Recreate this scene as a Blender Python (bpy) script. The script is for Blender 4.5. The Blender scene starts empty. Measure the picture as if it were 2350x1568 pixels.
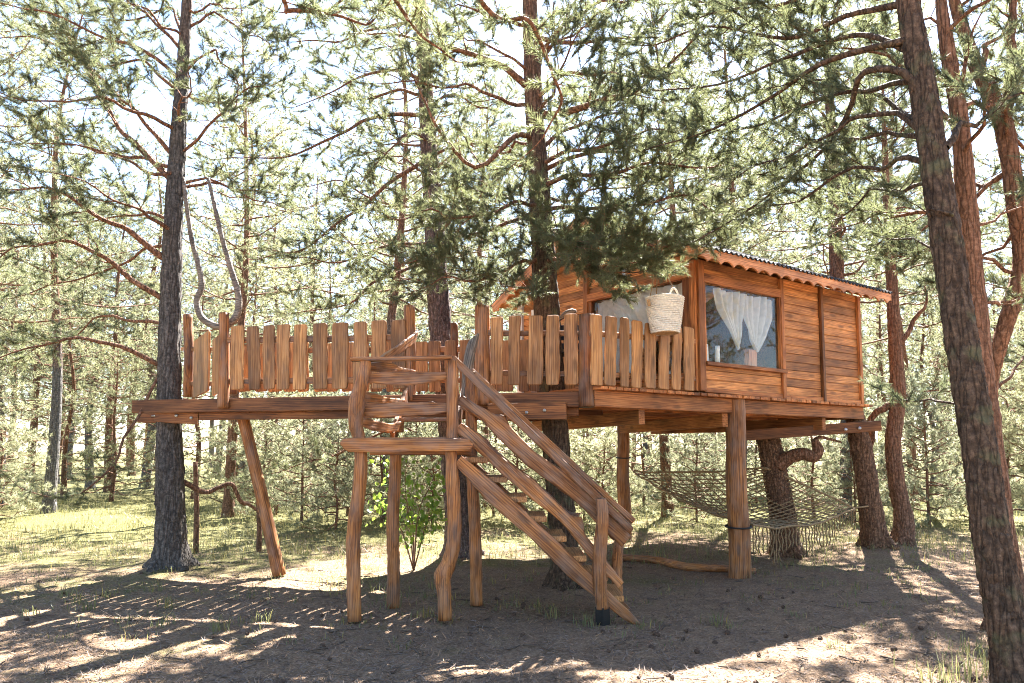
import bpy, math, random
import numpy as np
from mathutils import Vector, Matrix, noise as mnoise

# ------------------------------------------------------------------ camera, world, sun, exposure
scene = bpy.context.scene
PITCH = math.radians(5.0)
FPX, CU, CV = 1677.0, 1175.0, 887.0          # focal length and principal point (photo scaled to 2350 px wide)
EYE = Vector((0, 0, 1.6))
cam_d = bpy.data.cameras.new('camera'); cam = bpy.data.objects.new('camera', cam_d)
scene.collection.objects.link(cam); scene.camera = cam
cam.location = EYE; cam.rotation_euler = (math.radians(90) + PITCH, 0, 0)
cam_d.sensor_width = 36; cam_d.lens = 36 * FPX / 2350; cam_d.shift_y = (CV - 784) / 2350
cam_d.clip_start = 0.05; cam_d.clip_end = 2000
cam_d.dof.use_dof = True; cam_d.dof.focus_distance = 8.6; cam_d.dof.aperture_fstop = 8

SUN_EL, SUN_AZ = math.radians(50), math.radians(20)      # azimuth clockwise from +Y (away from the camera)
world = bpy.data.worlds.new('World'); scene.world = world; world.use_nodes = True
wn = world.node_tree.nodes; wl = world.node_tree.links
sky = wn.new('ShaderNodeTexSky'); sky.sky_type = 'NISHITA'; sky.sun_disc = False
sky.sun_elevation = SUN_EL; sky.sun_rotation = SUN_AZ
sky.air_density = 1.0; sky.dust_density = .4; sky.ozone_density = 1.0
wl.new(sky.outputs[0], wn['Background'].inputs[0]); wn['Background'].inputs[1].default_value = 0.052
sun_d = bpy.data.lights.new('sun', 'SUN'); sun = bpy.data.objects.new('sun', sun_d); scene.collection.objects.link(sun)
sun_d.energy = 5.0; sun_d.angle = math.radians(0.5); sun_d.color = (1.0, 0.96, 0.90)
sdir = Vector((math.sin(SUN_AZ) * math.cos(SUN_EL), math.cos(SUN_AZ) * math.cos(SUN_EL), math.sin(SUN_EL)))
sun.rotation_euler = sdir.to_track_quat('Z', 'Y').to_euler(); sun.location = (0, 0, 30)
scene.view_settings.view_transform = 'Standard'; scene.view_settings.look = 'None'
scene.view_settings.gamma = 1; scene.view_settings.use_curve_mapping = False
scene.view_settings.exposure = 3.33
scene.render.engine = 'CYCLES'
scene.cycles.max_bounces = 4; scene.cycles.diffuse_bounces = 3; scene.cycles.glossy_bounces = 2; scene.cycles.transmission_bounces = 3; scene.cycles.transparent_max_bounces = 8
scene.cycles.use_adaptive_sampling = True; scene.cycles.adaptive_threshold = .02; scene.cycles.use_light_tree = False; scene.cycles.debug_use_spatial_splits = True
scene.cycles.use_denoising = True; scene.cycles.denoising_prefilter = 'NONE'; scene.cycles.filter_width = 1.0; scene.cycles.sample_clamp_indirect = 4.0

# ------------------------------------------------------------------ pixel <-> world
ct, st = math.cos(PITCH), math.sin(PITCH)
def ray(u, v):
    a, b = (u - CU) / FPX, -(v - CV) / FPX
    return Vector((a, ct - b * st, st + b * ct))
def P(u, v, Y):
    d = ray(u, v); return EYE + d * (Y / d.y)
def hit(u, v, q, n):
    d = ray(u, v); return EYE + d * ((q - EYE).dot(n) / d.dot(n))
def c2(x, y): return (752 + .4257 * x, 799 + .4257 * y)
def c3(x, y): return (770.8 + .2038 * x, 733.2 + .2038 * y)
def c4(x, y): return (282 + .34 * x, 658 + .34 * y)
def c5(x, y): return (940 + .34 * x, 658 + .34 * y)
def c6(x, y): return (1363 + .3297 * x, 893 + .3297 * y)

# ------------------------------------------------------------------ materials
def nodes_of(name):
    m = bpy.data.materials.new(name); m.use_nodes = True
    nt = m.node_tree; return m, nt.nodes, nt.links, nt.nodes['Principled BSDF']
def N(ns, t, **kw):
    n = ns.new(t)
    for k, v in kw.items(): setattr(n, k, v)
    return n
def ramp(ns, stops):
    r = ns.new('ShaderNodeValToRGB'); e = r.color_ramp.elements
    while len(e) > 1: e.remove(e[-1])
    e[0].position, e[0].color = stops[0][0], (*stops[0][1], 1)
    for p, c in stops[1:]:
        x = e.new(p); x.color = (*c, 1)
    return r
def mixc(ns, ls, fac, a, b, mode='MIX'):
    m = ns.new('ShaderNodeMix'); m.data_type = 'RGBA'; m.blend_type = mode
    for s, v in ((m.inputs[0], fac), (m.inputs[6], a), (m.inputs[7], b)):
        if isinstance(v, bpy.types.NodeSocket): ls.new(v, s)
        elif isinstance(v, (int, float)): s.default_value = v
        else: s.default_value = (*v, 1)
    return m.outputs[2]
def wood(name, dark, mid, light, grey=0.0, rough=.62, knots=1.0, fine=1.0, bump=.35, crack=.3):
    m, ns, ls, b = nodes_of(name)
    tc = N(ns, 'ShaderNodeTexCoord'); oi = N(ns, 'ShaderNodeObjectInfo')
    off = N(ns, 'ShaderNodeVectorMath', operation='SCALE'); off.inputs[0].default_value = (37.3, 11.7, 23.1)
    ls.new(oi.outputs['Random'], off.inputs['Scale'])
    add = N(ns, 'ShaderNodeVectorMath', operation='ADD'); ls.new(tc.outputs['Object'], add.inputs[0]); ls.new(off.outputs[0], add.inputs[1])
    mp = N(ns, 'ShaderNodeMapping'); mp.inputs['Scale'].default_value = (2.2, 42 * fine, 42 * fine); ls.new(add.outputs[0], mp.inputs[0])
    # knots: cells stretched along the board that also bend the grain round them
    km = N(ns, 'ShaderNodeMapping'); km.inputs['Scale'].default_value = (2.2, 7.5, 7.5); ls.new(add.outputs[0], km.inputs[0])
    vo = N(ns, 'ShaderNodeTexVoronoi'); vo.inputs['Scale'].default_value = 1.0; ls.new(km.outputs[0], vo.inputs['Vector'])
    kn = ramp(ns, [(0.0, (1, 1, 1)), (.13, (.75, .75, .75)), (.24, (0, 0, 0))]); ls.new(vo.outputs['Distance'], kn.inputs[0])
    n1 = N(ns, 'ShaderNodeTexNoise'); n1.inputs['Scale'].default_value = 1.0; n1.inputs['Detail'].default_value = 6
    n1.inputs['Roughness'].default_value = .62; n1.inputs['Distortion'].default_value = .6; ls.new(mp.outputs[0], n1.inputs[0])
    w = N(ns, 'ShaderNodeTexWave', wave_type='BANDS', bands_direction='Y'); w.inputs['Scale'].default_value = .35
    w.inputs['Distortion'].default_value = 7.0; w.inputs['Detail'].default_value = 2; w.inputs['Detail Scale'].default_value = .8
    ls.new(mp.outputs[0], w.inputs[0])
    mx = N(ns, 'ShaderNodeMath', operation='MULTIPLY_ADD'); mx.inputs[1].default_value = .16; ls.new(w.outputs['Fac'], mx.inputs[0])
    sc = N(ns, 'ShaderNodeMath', operation='MULTIPLY'); sc.inputs[1].default_value = .92; ls.new(n1.outputs['Fac'], sc.inputs[0]); ls.new(sc.outputs[0], mx.inputs[2])
    cr = ramp(ns, [(.36, dark), (.52, mid), (.70, light)]); ls.new(mx.outputs[0], cr.inputs[0])
    # broad blotches along the board and from board to board
    bm = N(ns, 'ShaderNodeMapping'); bm.inputs['Scale'].default_value = (1.6, 4, 4); ls.new(add.outputs[0], bm.inputs[0])
    n2 = N(ns, 'ShaderNodeTexNoise'); n2.inputs['Scale'].default_value = 1.1; n2.inputs['Detail'].default_value = 3; ls.new(bm.outputs[0], n2.inputs[0])
    blo = ramp(ns, [(.3, (.5, .47, .46)), (.7, (1.28, 1.25, 1.2))]); ls.new(n2.outputs['Fac'], blo.inputs[0])
    c = mixc(ns, ls, 1.0, cr.outputs[0], blo.outputs[0], 'MULTIPLY')
    rr = ramp(ns, [(0, (.58, .56, .56)), (.5, (1, 1, 1)), (1, (1.2, 1.2, 1.15))]); ls.new(oi.outputs['Random'], rr.inputs[0])
    c = mixc(ns, ls, 1.0, c, rr.outputs[0], 'MULTIPLY')
    kf = N(ns, 'ShaderNodeMath', operation='MULTIPLY'); kf.inputs[1].default_value = .8 * knots; ls.new(kn.outputs[0], kf.inputs[0])
    c = mixc(ns, ls, kf.outputs[0], c, tuple(x * .38 for x in dark))
    cm = N(ns, 'ShaderNodeMapping'); cm.inputs['Scale'].default_value = (1.1, 24, 24); cm.inputs['Location'].default_value = (3, 5, 7); ls.new(add.outputs[0], cm.inputs[0])
    cn = N(ns, 'ShaderNodeTexNoise'); cn.inputs['Scale'].default_value = 1.0; cn.inputs['Detail'].default_value = 3; ls.new(cm.outputs[0], cn.inputs[0])
    ck = ramp(ns, [(.465, (0, 0, 0)), (.49, (1, 1, 1)), (.505, (1, 1, 1)), (.53, (0, 0, 0))]); ls.new(cn.outputs['Fac'], ck.inputs[0])
    cf = N(ns, 'ShaderNodeMath', operation='MULTIPLY'); cf.inputs[1].default_value = crack; ls.new(ck.outputs[0], cf.inputs[0])
    c = mixc(ns, ls, cf.outputs[0], c, tuple(x * .45 for x in dark))
    if grey:
        g2 = N(ns, 'ShaderNodeTexNoise'); g2.inputs['Scale'].default_value = 3; g2.inputs['Detail'].default_value = 5; ls.new(bm.outputs[0], g2.inputs[0])
        gr = ramp(ns, [(.42, (0, 0, 0)), (.62, (grey, grey, grey))]); ls.new(g2.outputs['Fac'], gr.inputs[0])
        c = mixc(ns, ls, gr.outputs[0], c, (.25, .235, .22))
    ls.new(c, b.inputs['Base Color']); b.inputs['Roughness'].default_value = rough
    b.inputs['Specular IOR Level'].default_value = .35
    bp = N(ns, 'ShaderNodeBump'); bp.inputs['Strength'].default_value = bump; bp.inputs['Distance'].default_value = .006
    ls.new(mx.outputs[0], bp.inputs['Height']); ls.new(bp.outputs[0], b.inputs['Normal'])
    return m
M = {}
M['siding'] = wood('siding_wood', (0.27, 0.095, 0.03), (0.53, 0.215, 0.066), (0.67, 0.32, 0.118), knots=1.0)
M['trim'] = wood('trim_wood', (0.234, 0.072, 0.020), (0.432, 0.153, 0.045), (0.540, 0.225, 0.077), knots=.8)
M['picket'] = wood('picket_wood', (0.197, 0.082, 0.025), (0.369, 0.168, 0.057), (0.492, 0.262, 0.107), grey=.08, knots=.9, crack=.45)
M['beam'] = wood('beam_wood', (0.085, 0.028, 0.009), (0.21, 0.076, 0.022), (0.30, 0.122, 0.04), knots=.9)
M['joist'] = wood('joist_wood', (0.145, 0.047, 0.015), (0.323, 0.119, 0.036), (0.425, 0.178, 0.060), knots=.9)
M['log'] = wood('log_wood', (0.12, 0.041, 0.012), (0.27, 0.102, 0.029), (0.38, 0.168, 0.055), crack=.5, grey=.2, knots=.9, bump=.5)
M['rail'] = wood('rail_wood', (0.125, 0.043, 0.013), (0.275, 0.107, 0.031), (0.39, 0.175, 0.058), crack=.45, grey=.25, knots=.6, bump=.5)
M['drift'] = wood('driftwood', (.06, .045, .034), (.14, .108, .084), (.24, .195, .16), knots=.4, bump=.6)
M['fascia'] = wood('fascia_wood', (.33, .13, .06), (.56, .24, .11), (.66, .33, .17), knots=.3)
M['white'] = wood('weathered_white_paint', (.45, .42, .40), (.66, .63, .60), (.75, .73, .70), knots=.15)
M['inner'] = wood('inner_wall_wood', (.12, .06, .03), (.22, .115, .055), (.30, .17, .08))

def bark(name, grey_hi, orange=True, zsplit=(2.6, 4.6), moss=0.0):
    m, ns, ls, b = nodes_of(name)
    geo = N(ns, 'ShaderNodeNewGeometry'); tc = N(ns, 'ShaderNodeTexCoord')
    mp = N(ns, 'ShaderNodeMapping'); mp.inputs['Scale'].default_value = (14, 14, 2.6); ls.new(tc.outputs['Object'], mp.inputs[0])
    nz = N(ns, 'ShaderNodeTexNoise'); nz.inputs['Scale'].default_value = 1.0; nz.inputs['Detail'].default_value = 5; ls.new(mp.outputs[0], nz.inputs[0])
    dv = N(ns, 'ShaderNodeVectorMath', operation='SCALE'); dv.inputs['Scale'].default_value = .9; ls.new(nz.outputs['Color'], dv.inputs[0])
    av = N(ns, 'ShaderNodeVectorMath', operation='ADD'); ls.new(mp.outputs[0], av.inputs[0]); ls.new(dv.outputs[0], av.inputs[1])
    vo = N(ns, 'ShaderNodeTexVoronoi', feature='DISTANCE_TO_EDGE'); vo.inputs['Scale'].default_value = 1.5; ls.new(av.outputs[0], vo.inputs['Vector'])
    pl = ramp(ns, [(0, (0, 0, 0)), (.09, (.55, .55, .55)), (.3, (1, 1, 1))]); ls.new(vo.outputs['Distance'], pl.inputs[0])
    nf = N(ns, 'ShaderNodeTexNoise'); nf.inputs['Scale'].default_value = 26; nf.inputs['Detail'].default_value = 6; nf.inputs['Roughness'].default_value = .7
    ls.new(tc.outputs['Object'], nf.inputs[0])
    gr = ramp(ns, [(.28, tuple(x * .28 for x in grey_hi)), (.5, tuple(x * .72 for x in grey_hi)), (.72, tuple(min(1, x * 1.7) for x in grey_hi))]); ls.new(nf.outputs['Fac'], gr.inputs[0])
    c = gr.outputs[0]
    if orange:
        orr = ramp(ns, [(.28, (.10, .045, .026)), (.5, (.225, .11, .064)), (.72, (.36, .20, .13))]); ls.new(nf.outputs['Fac'], orr.inputs[0])
        sp = N(ns, 'ShaderNodeSeparateXYZ'); ls.new(geo.outputs['Position'], sp.inputs[0])
        nb = N(ns, 'ShaderNodeTexNoise'); nb.inputs['Scale'].default_value = 2.2; ls.new(tc.outputs['Object'], nb.inputs[0])
        ma = N(ns, 'ShaderNodeMath', operation='MULTIPLY_ADD'); ma.inputs[1].default_value = 2.0; ls.new(nb.outputs['Fac'], ma.inputs[0]); ls.new(sp.outputs['Z'], ma.inputs[2])
        mr = N(ns, 'ShaderNodeMapRange'); mr.inputs['From Min'].default_value = zsplit[0] + 1; mr.inputs['From Max'].default_value = zsplit[1] + 1
        ls.new(ma.outputs[0], mr.inputs[0])
        c = mixc(ns, ls, mr.outputs[0], c, orr.outputs[0])
    if moss:
        nm = N(ns, 'ShaderNodeTexNoise'); nm.inputs['Scale'].default_value = 5; nm.inputs['Detail'].default_value = 6; ls.new(tc.outputs['Object'], nm.inputs[0])
        mm = ramp(ns, [(.54, (0, 0, 0)), (.66, (moss, moss, moss))]); ls.new(nm.outputs['Fac'], mm.inputs[0])
        c = mixc(ns, ls, mm.outputs[0], c, (.13, .14, .07))
    c2_ = mixc(ns, ls, 1.0, c, pl.outputs[0], 'MULTIPLY')
    c = mixc(ns, ls, .42, c, c2_)
    ls.new(c, b.inputs['Base Color']); b.inputs['Roughness'].default_value = .85; b.inputs['Specular IOR Level'].default_value = .2
    hs = N(ns, 'ShaderNodeMath', operation='MULTIPLY_ADD'); hs.inputs[1].default_value = .35; ls.new(nf.outputs['Fac'], hs.inputs[0]); ls.new(pl.outputs[0], hs.inputs[2])
    bp = N(ns, 'ShaderNodeBump'); bp.inputs['Strength'].default_value = .9; bp.inputs['Distance'].default_value = .018
    ls.new(hs.outputs[0], bp.inputs['Height']); ls.new(bp.outputs[0], b.inputs['Normal'])
    return m
M['bark'] = bark('pine_bark', (.13, .112, .10), zsplit=(6.5, 12.0))
M['bark_brown'] = bark('pine_bark_brown', (.21, .115, .07), zsplit=(2, 6))
M['bark_plum'] = bark('pine_bark_plum', (.175, .125, .112), zsplit=(5, 9))
M['bark_low'] = bark('pine_bark_dark', (.12, .078, .052), zsplit=(4.5, 8.0), moss=.5)
M['bark_red'] = bark('pine_bark_red', (.20, .12, .08), zsplit=(-1.0, 2.5))
M['bark_grey'] = bark('pine_bark_grey', (.19, .175, .165), zsplit=(3.4, 5.6))
def simple(name, col, rough=.6, metal=0, var=.25, scale=30, spec=.3):
    m, ns, ls, b = nodes_of(name)
    tc = N(ns, 'ShaderNodeTexCoord'); n = N(ns, 'ShaderNodeTexNoise'); n.inputs['Scale'].default_value = scale; n.inputs['Detail'].default_value = 4
    ls.new(tc.outputs['Object'], n.inputs[0])
    r = ramp(ns, [(.3, tuple(x * (1 - var) for x in col)), (.7, tuple(min(1, x * (1 + var)) for x in col))]); ls.new(n.outputs['Fac'], r.inputs[0])
    ls.new(r.outputs[0], b.inputs['Base Color']); b.inputs['Roughness'].default_value = rough; b.inputs['Metallic'].default_value = metal
    b.inputs['Specular IOR Level'].default_value = spec
    return m
M['twig'] = simple('twig_bark', (.165, .085, .05), .85, var=.5, scale=9)
M['deadtwig'] = simple('dead_twig', (.10, .07, .05), .85, var=.4, scale=9)
M['iron'] = simple('black_iron', (.012, .012, .013), .5, 0.0)
M['bolt'] = simple('galvanised_bolt', (.55, .55, .56), .35, 1.0)
M['rubber'] = simple('black_rope', (.02, .02, .022), .7)
M['rope'] = simple('hemp_rope', (.24, .16, .085), .85, var=.35, scale=60)
M['wicker'] = simple('white_wicker', (.72, .67, .58), .75, var=.18, scale=45)
M['cork'] = simple('wicker_base', (.45, .29, .15), .8, var=.4, scale=60)
M['candle'] = simple('candle_wax', (.8, .79, .75), .45, var=.04)
M['roof'] = simple('bitumen_sheet', (.035, .033, .035), .75, var=.4, scale=14)
M['cone'] = simple('pine_cone_brown', (.085, .05, .032), .8, var=.5, scale=40)
M['lamp_metal'] = simple('brushed_steel', (.6, .6, .6), .3, 1.0)

def foliage(name, dark, light, trans, tmix=.42, rough=.5):
    m, ns, ls, b = nodes_of(name)
    at = N(ns, 'ShaderNodeAttribute', attribute_name='tint'); oi = N(ns, 'ShaderNodeObjectInfo')
    r = ramp(ns, [(0, dark), (.75, light), (1, tuple(x * y for x, y in zip(light, (1.7, 1.25, .75))))]); ls.new(at.outputs['Fac'], r.inputs[0])
    rv = ramp(ns, [(0, (.82, .86, .95)), (1, (1.18, 1.12, .95))]); ls.new(oi.outputs['Random'], rv.inputs[0])
    c = mixc(ns, ls, 1.0, r.outputs[0], rv.outputs[0], 'MULTIPLY')
    ls.new(c, b.inputs['Base Color']); b.inputs['Roughness'].default_value = rough; b.inputs['Specular IOR Level'].default_value = .45
    t = N(ns, 'ShaderNodeBsdfTranslucent'); tcx = mixc(ns, ls, .5, c, trans); ls.new(tcx, t.inputs['Color'])
    ms = N(ns, 'ShaderNodeMixShader'); ms.inputs[0].default_value = tmix
    ls.new(b.outputs[0], ms.inputs[1]); ls.new(t.outputs[0], ms.inputs[2]); ls.new(ms.outputs[0], ns['Material Output'].inputs[0])
    return m
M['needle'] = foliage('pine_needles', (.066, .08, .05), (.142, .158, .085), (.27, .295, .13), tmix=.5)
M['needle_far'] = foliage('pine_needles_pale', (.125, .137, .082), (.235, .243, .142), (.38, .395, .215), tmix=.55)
M['needle_young'] = foliage('young_pine_needles', (.15, .16, .095), (.28, .285, .175), (.46, .47, .28), tmix=.55)
M['leaf'] = foliage('bright_leaves', (.09, .16, .03), (.17, .27, .05), (.32, .46, .06), tmix=.55)
M['grass'] = foliage('grass_blades', (.085, .10, .04), (.19, .185, .085), (.27, .27, .12), tmix=.42)
M['litter'] = foliage('needle_litter', (.09, .055, .036), (.29, .205, .145), (.3, .2, .12), tmix=.1, rough=.8)

# glass, sheer curtain
m, ns, ls, b = nodes_of('window_glass'); ns.remove(b)
lw = N(ns, 'ShaderNodeLayerWeight'); pw = N(ns, 'ShaderNodeMath', operation='POWER'); pw.inputs[1].default_value = 5.0; ls.new(lw.outputs['Facing'], pw.inputs[0])
fr = N(ns, 'ShaderNodeMath', operation='MULTIPLY_ADD'); fr.inputs[1].default_value = .93; fr.inputs[2].default_value = .03; ls.new(pw.outputs[0], fr.inputs[0])
tb = N(ns, 'ShaderNodeBsdfTransparent'); tb.inputs[0].default_value = (.97, .98, .98, 1)
gb = N(ns, 'ShaderNodeBsdfGlossy'); gb.inputs['Roughness'].default_value = 0.004
ms = N(ns, 'ShaderNodeMixShader'); ls.new(fr.outputs[0], ms.inputs[0]); ls.new(tb.outputs[0], ms.inputs[1]); ls.new(gb.outputs[0], ms.inputs[2])
ls.new(ms.outputs[0], ns['Material Output'].inputs[0]); M['glass'] = m
m, ns, ls, b = nodes_of('sheer_curtain'); ns.remove(b)
tb = N(ns, 'ShaderNodeBsdfTransparent'); df = N(ns, 'ShaderNodeBsdfDiffuse'); df.inputs[0].default_value = (.9, .89, .86, 1)
tl = N(ns, 'ShaderNodeBsdfTranslucent'); tl.inputs[0].default_value = (.8, .79, .76, 1)
m1 = N(ns, 'ShaderNodeMixShader'); m1.inputs[0].default_value = .4; ls.new(df.outputs[0], m1.inputs[1]); ls.new(tl.outputs[0], m1.inputs[2])
tc = N(ns, 'ShaderNodeTexCoord'); nz = N(ns, 'ShaderNodeTexNoise'); nz.inputs['Scale'].default_value = 14; ls.new(tc.outputs['Object'], nz.inputs[0])
cr = ramp(ns, [(.3, (.80, .80, .80)), (.7, (.98, .98, .98))]); ls.new(nz.outputs['Fac'], cr.inputs[0])
m2 = N(ns, 'ShaderNodeMixShader'); ls.new(cr.outputs[0], m2.inputs[0]); ls.new(tb.outputs[0], m2.inputs[1]); ls.new(m1.outputs[0], m2.inputs[2])
ls.new(m2.outputs[0], ns['Material Output'].inputs[0]); M['curtain'] = m

# ground
m, ns, ls, b = nodes_of('forest_floor')
tc = N(ns, 'ShaderNodeTexCoord'); sp = N(ns, 'ShaderNodeSeparateXYZ'); ls.new(tc.outputs['Object'], sp.inputs[0])
def gn(scale, det=5, rough=.6, dist=0.):
    n = N(ns, 'ShaderNodeTexNoise'); n.inputs['Scale'].default_value = scale; n.inputs['Detail'].default_value = det
    n.inputs['Roughness'].default_value = rough; n.inputs['Distortion'].default_value = dist; ls.new(tc.outputs['Object'], n.inputs[0]); return n.outputs['Fac']
fine = gn(42, 8, .75); mid = gn(5, 5, .6, .6); big = gn(.6, 4, .6)
lit = ramp(ns, [(.26, (.052, .034, .023)), (.45, (.19, .125, .080)), (.6, (.31, .22, .15)), (.78, (.49, .385, .28))]); ls.new(fine, lit.inputs[0])
blot = ramp(ns, [(.3, (.72, .70, .70)), (.7, (1.2, 1.17, 1.12))]); ls.new(mid, blot.inputs[0])
litc = mixc(ns, ls, 1.0, lit.outputs[0], blot.outputs[0], 'MULTIPLY')
mossr = ramp(ns, [(.28, (.04, .038, .014)), (.5, (.125, .115, .045)), (.75, (.27, .245, .115))]); ls.new(fine, mossr.inputs[0])
# moss gains ground away from the trodden clearing (further back and to the left)
ym = N(ns, 'ShaderNodeMapRange'); ym.inputs['From Min'].default_value = 6.5; ym.inputs['From Max'].default_value = 17; ym.inputs['To Min'].default_value = -.22; ym.inputs['To Max'].default_value = .26; ls.new(sp.outputs['Y'], ym.inputs[0])
xm = N(ns, 'ShaderNodeMapRange'); xm.inputs['From Min'].default_value = -5; xm.inputs['From Max'].default_value = 4; xm.inputs['To Min'].default_value = .13; xm.inputs['To Max'].default_value = -.06; ls.new(sp.outputs['X'], xm.inputs[0])
a1 = N(ns, 'ShaderNodeMath', operation='ADD'); ls.new(ym.outputs[0], a1.inputs[0]); ls.new(xm.outputs[0], a1.inputs[1])
a2 = N(ns, 'ShaderNodeMath', operation='ADD'); ls.new(a1.outputs[0], a2.inputs[0]); ls.new(big, a2.inputs[1])
a3 = N(ns, 'ShaderNodeMath', operation='MULTIPLY_ADD'); a3.inputs[1].default_value = .5; ls.new(mid, a3.inputs[0]); ls.new(a2.outputs[0], a3.inputs[2])
mk = ramp(ns, [(.66, (0, 0, 0)), (.92, (1, 1, 1))]); ls.new(a3.outputs[0], mk.inputs[0])
col = mixc(ns, ls, mk.outputs[0], litc, mossr.outputs[0])
ls.new(col, b.inputs['Base Color']); b.inputs['Roughness'].default_value = .95; b.inputs['Specular IOR Level'].default_value = .1
bp = N(ns, 'ShaderNodeBump'); bp.inputs['Strength'].default_value = .8; bp.inputs['Distance'].default_value = .03
ls.new(fine, bp.inputs['Height']); ls.new(bp.outputs[0], b.inputs['Normal']); M['ground'] = m

# ------------------------------------------------------------------ helpers
COL = scene.collection
def tag(o, label=None, cat=None, group=None, kind=None):
    if label: o['label'] = label
    if cat: o['category'] = cat
    if group: o['group'] = group
    if kind: o['kind'] = kind
    return o
def thing(name, label, cat, loc=(0, 0, 0), group=None):
    o = bpy.data.objects.new(name, None); o.empty_display_size = .2; COL.objects.link(o); o.location = loc
    return tag(o, label, cat, group)
def mesh(name, verts, faces, mats=None, midx=None, smooth=False, tint=None):
    me = bpy.data.meshes.new(name)
    verts = np.asarray(verts, dtype=np.float32)
    if isinstance(faces, np.ndarray):
        nf, k = faces.shape
        me.vertices.add(len(verts)); me.vertices.foreach_set('co', verts.ravel())
        me.loops.add(nf * k); me.loops.foreach_set('vertex_index', faces.ravel().astype(np.int32))
        me.polygons.add(nf); me.polygons.foreach_set('loop_start', np.arange(0, nf * k, k, dtype=np.int32))
        me.update(calc_edges=True)
    else:
        me.from_pydata([tuple(map(float, v)) for v in verts], [], faces)
    for mt in (mats or []): me.materials.append(mt)
    if midx is not None: me.polygons.foreach_set('material_index', np.asarray(midx, dtype=np.int32))
    if smooth: me.polygons.foreach_set('use_smooth', np.ones(len(me.polygons), dtype=bool))
    if tint is not None:
        a = me.attributes.new('tint', 'FLOAT', 'FACE'); a.data.foreach_set('value', np.asarray(tint, dtype=np.float32))
    me.update(); return me
def link(name, me, mat4=None, parent=None):
    o = bpy.data.objects.new(name, me); COL.objects.link(o)
    mat4 = mat4 or Matrix.Identity(4)
    if parent is not None:
        o.parent = parent
        w = Matrix.Identity(4); q = parent
        while q is not None: w = q.matrix_basis @ w; q = q.parent
        mat4 = w.inverted() @ mat4
    o.matrix_basis = mat4
    return o
def frame(x, z):
    x = x.normalized(); y = z.cross(x).normalized(); z = x.cross(y)
    m = Matrix.Identity(4)
    for i, a in enumerate((x, y, z)):
        for r in range(3): m[r][i] = a[r]
    return m
rnd = random.Random(11)
def wob1(seed, amp, freqs=(2.1, 5.3, 9.7)):
    r = random.Random(seed); ph = [(r.uniform(0, 6.28), f * r.uniform(.8, 1.25), 1 / (i + 1.2)) for i, f in enumerate(freqs)]
    return lambda x: amp * sum(a * math.sin(f * x + p) for p, f, a in ph)
def board_mesh(xs, lo, hi, T, bev, mat, rounded=False):
    """board along local X whose lower and upper edges follow lo/hi; edges eased by bev"""
    n = len(xs); L0, L1 = xs[0], xs[-1]; V = []
    rings = [(1.0, -.5), (0.0, -.5 + bev / T), (0.0, .5 - bev / T), (1.0, .5)] if not rounded else \
            [(1.3, -.5), (.35, -.43), (0., -.25), (0., .25), (.35, .43), (1.3, .5)]
    for sh, zz in rings:
        s = bev * sh
        for i in range(n):
            x = min(max(xs[i], L0 + s), L1 - s); V.append((x, lo[i] + min(s, (hi[i] - lo[i]) * .42), zz * T))
        for i in range(n):
            x = min(max(xs[i], L0 + s), L1 - s); V.append((x, hi[i] - min(s, (hi[i] - lo[i]) * .42), zz * T))
    F = []; m2 = 2 * n; R = len(rings)
    for r in range(R - 1):
        o, p = r * m2, (r + 1) * m2
        for i in range(n - 1):
            F.append((o + i, o + i + 1, p + i + 1, p + i)); F.append((o + n + i + 1, o + n + i, p + n + i, p + n + i + 1))
        F.append((o + n, o, p, p + n)); F.append((o + n - 1, o + m2 - 1, p + m2 - 1, p + n - 1))
    t = (R - 1) * m2
    for i in range(n - 1):
        F.append((i + 1, i, n + i, n + i + 1)); F.append((t + i, t + i + 1, t + n + i + 1, t + n + i))
    return mesh('board', V, F, [mat])
_box_cache = {}
def plank(name, p0, p1, W, T, mat, parent, up=None, face=None, wob=0., er=0., n=10, bev=.006, seed=None, bend=0., taper=0., rounded=False):
    """a board from p0 to p1; face = direction its broad side looks (width runs across it)"""
    p0, p1 = Vector(p0), Vector(p1); d = p1 - p0; L = d.length
    face = Vector(face) if face is not None else Vector((0, -1, 0))
    mtx = Matrix.Translation(p0) @ frame(d, face)
    seed = rnd.random() if seed is None else seed
    if wob == 0 and er == 0 and bend == 0 and taper == 0:
        key = (round(L, 3), round(W, 3), round(T, 3), mat.name, bev)
        if key not in _box_cache: _box_cache[key] = board_mesh([0, L], [-W / 2] * 2, [W / 2] * 2, T, bev, mat)
        return link(name, _box_cache[key], mtx, parent)
    xs = list(np.linspace(er, L - er, n))
    if er: xs = [0, er * .1, er * .35, er * .65] + xs + [L - er * .65, L - er * .35, L - er * .1, L]
    a, b, c = wob1(seed, wob), wob1(seed + 1, wob), wob1(seed + 2, bend, (1.3, 2.6))
    lo, hi = [], []
    for x in xs:
        w = W / 2 * (1 + taper * (x / L - .5)); k = 0
        if er:
            q = min(x, L - x)
            if q < er: k = er * (1 - math.sqrt(max(0, 1 - ((er - q) / er) ** 2))) * .92
        lo.append(-w + k + a(x * 3) + c(x)); hi.append(w - k + b(x * 3) + c(x))
    return link(name, board_mesh(xs, lo, hi, T, bev, mat, rounded), mtx, parent)
def resample(pts, n):
    pts = [Vector(p) for p in pts]; d = [0]
    for a, b in zip(pts, pts[1:]): d.append(d[-1] + (b - a).length)
    out = []
    for i in range(n):
        t = d[-1] * i / (n - 1); j = 0
        while j < len(d) - 2 and d[j + 1] < t: j += 1
        k = (t - d[j]) / max(1e-9, d[j + 1] - d[j]); out.append(pts[j].lerp(pts[j + 1], k))
    return out
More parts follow.
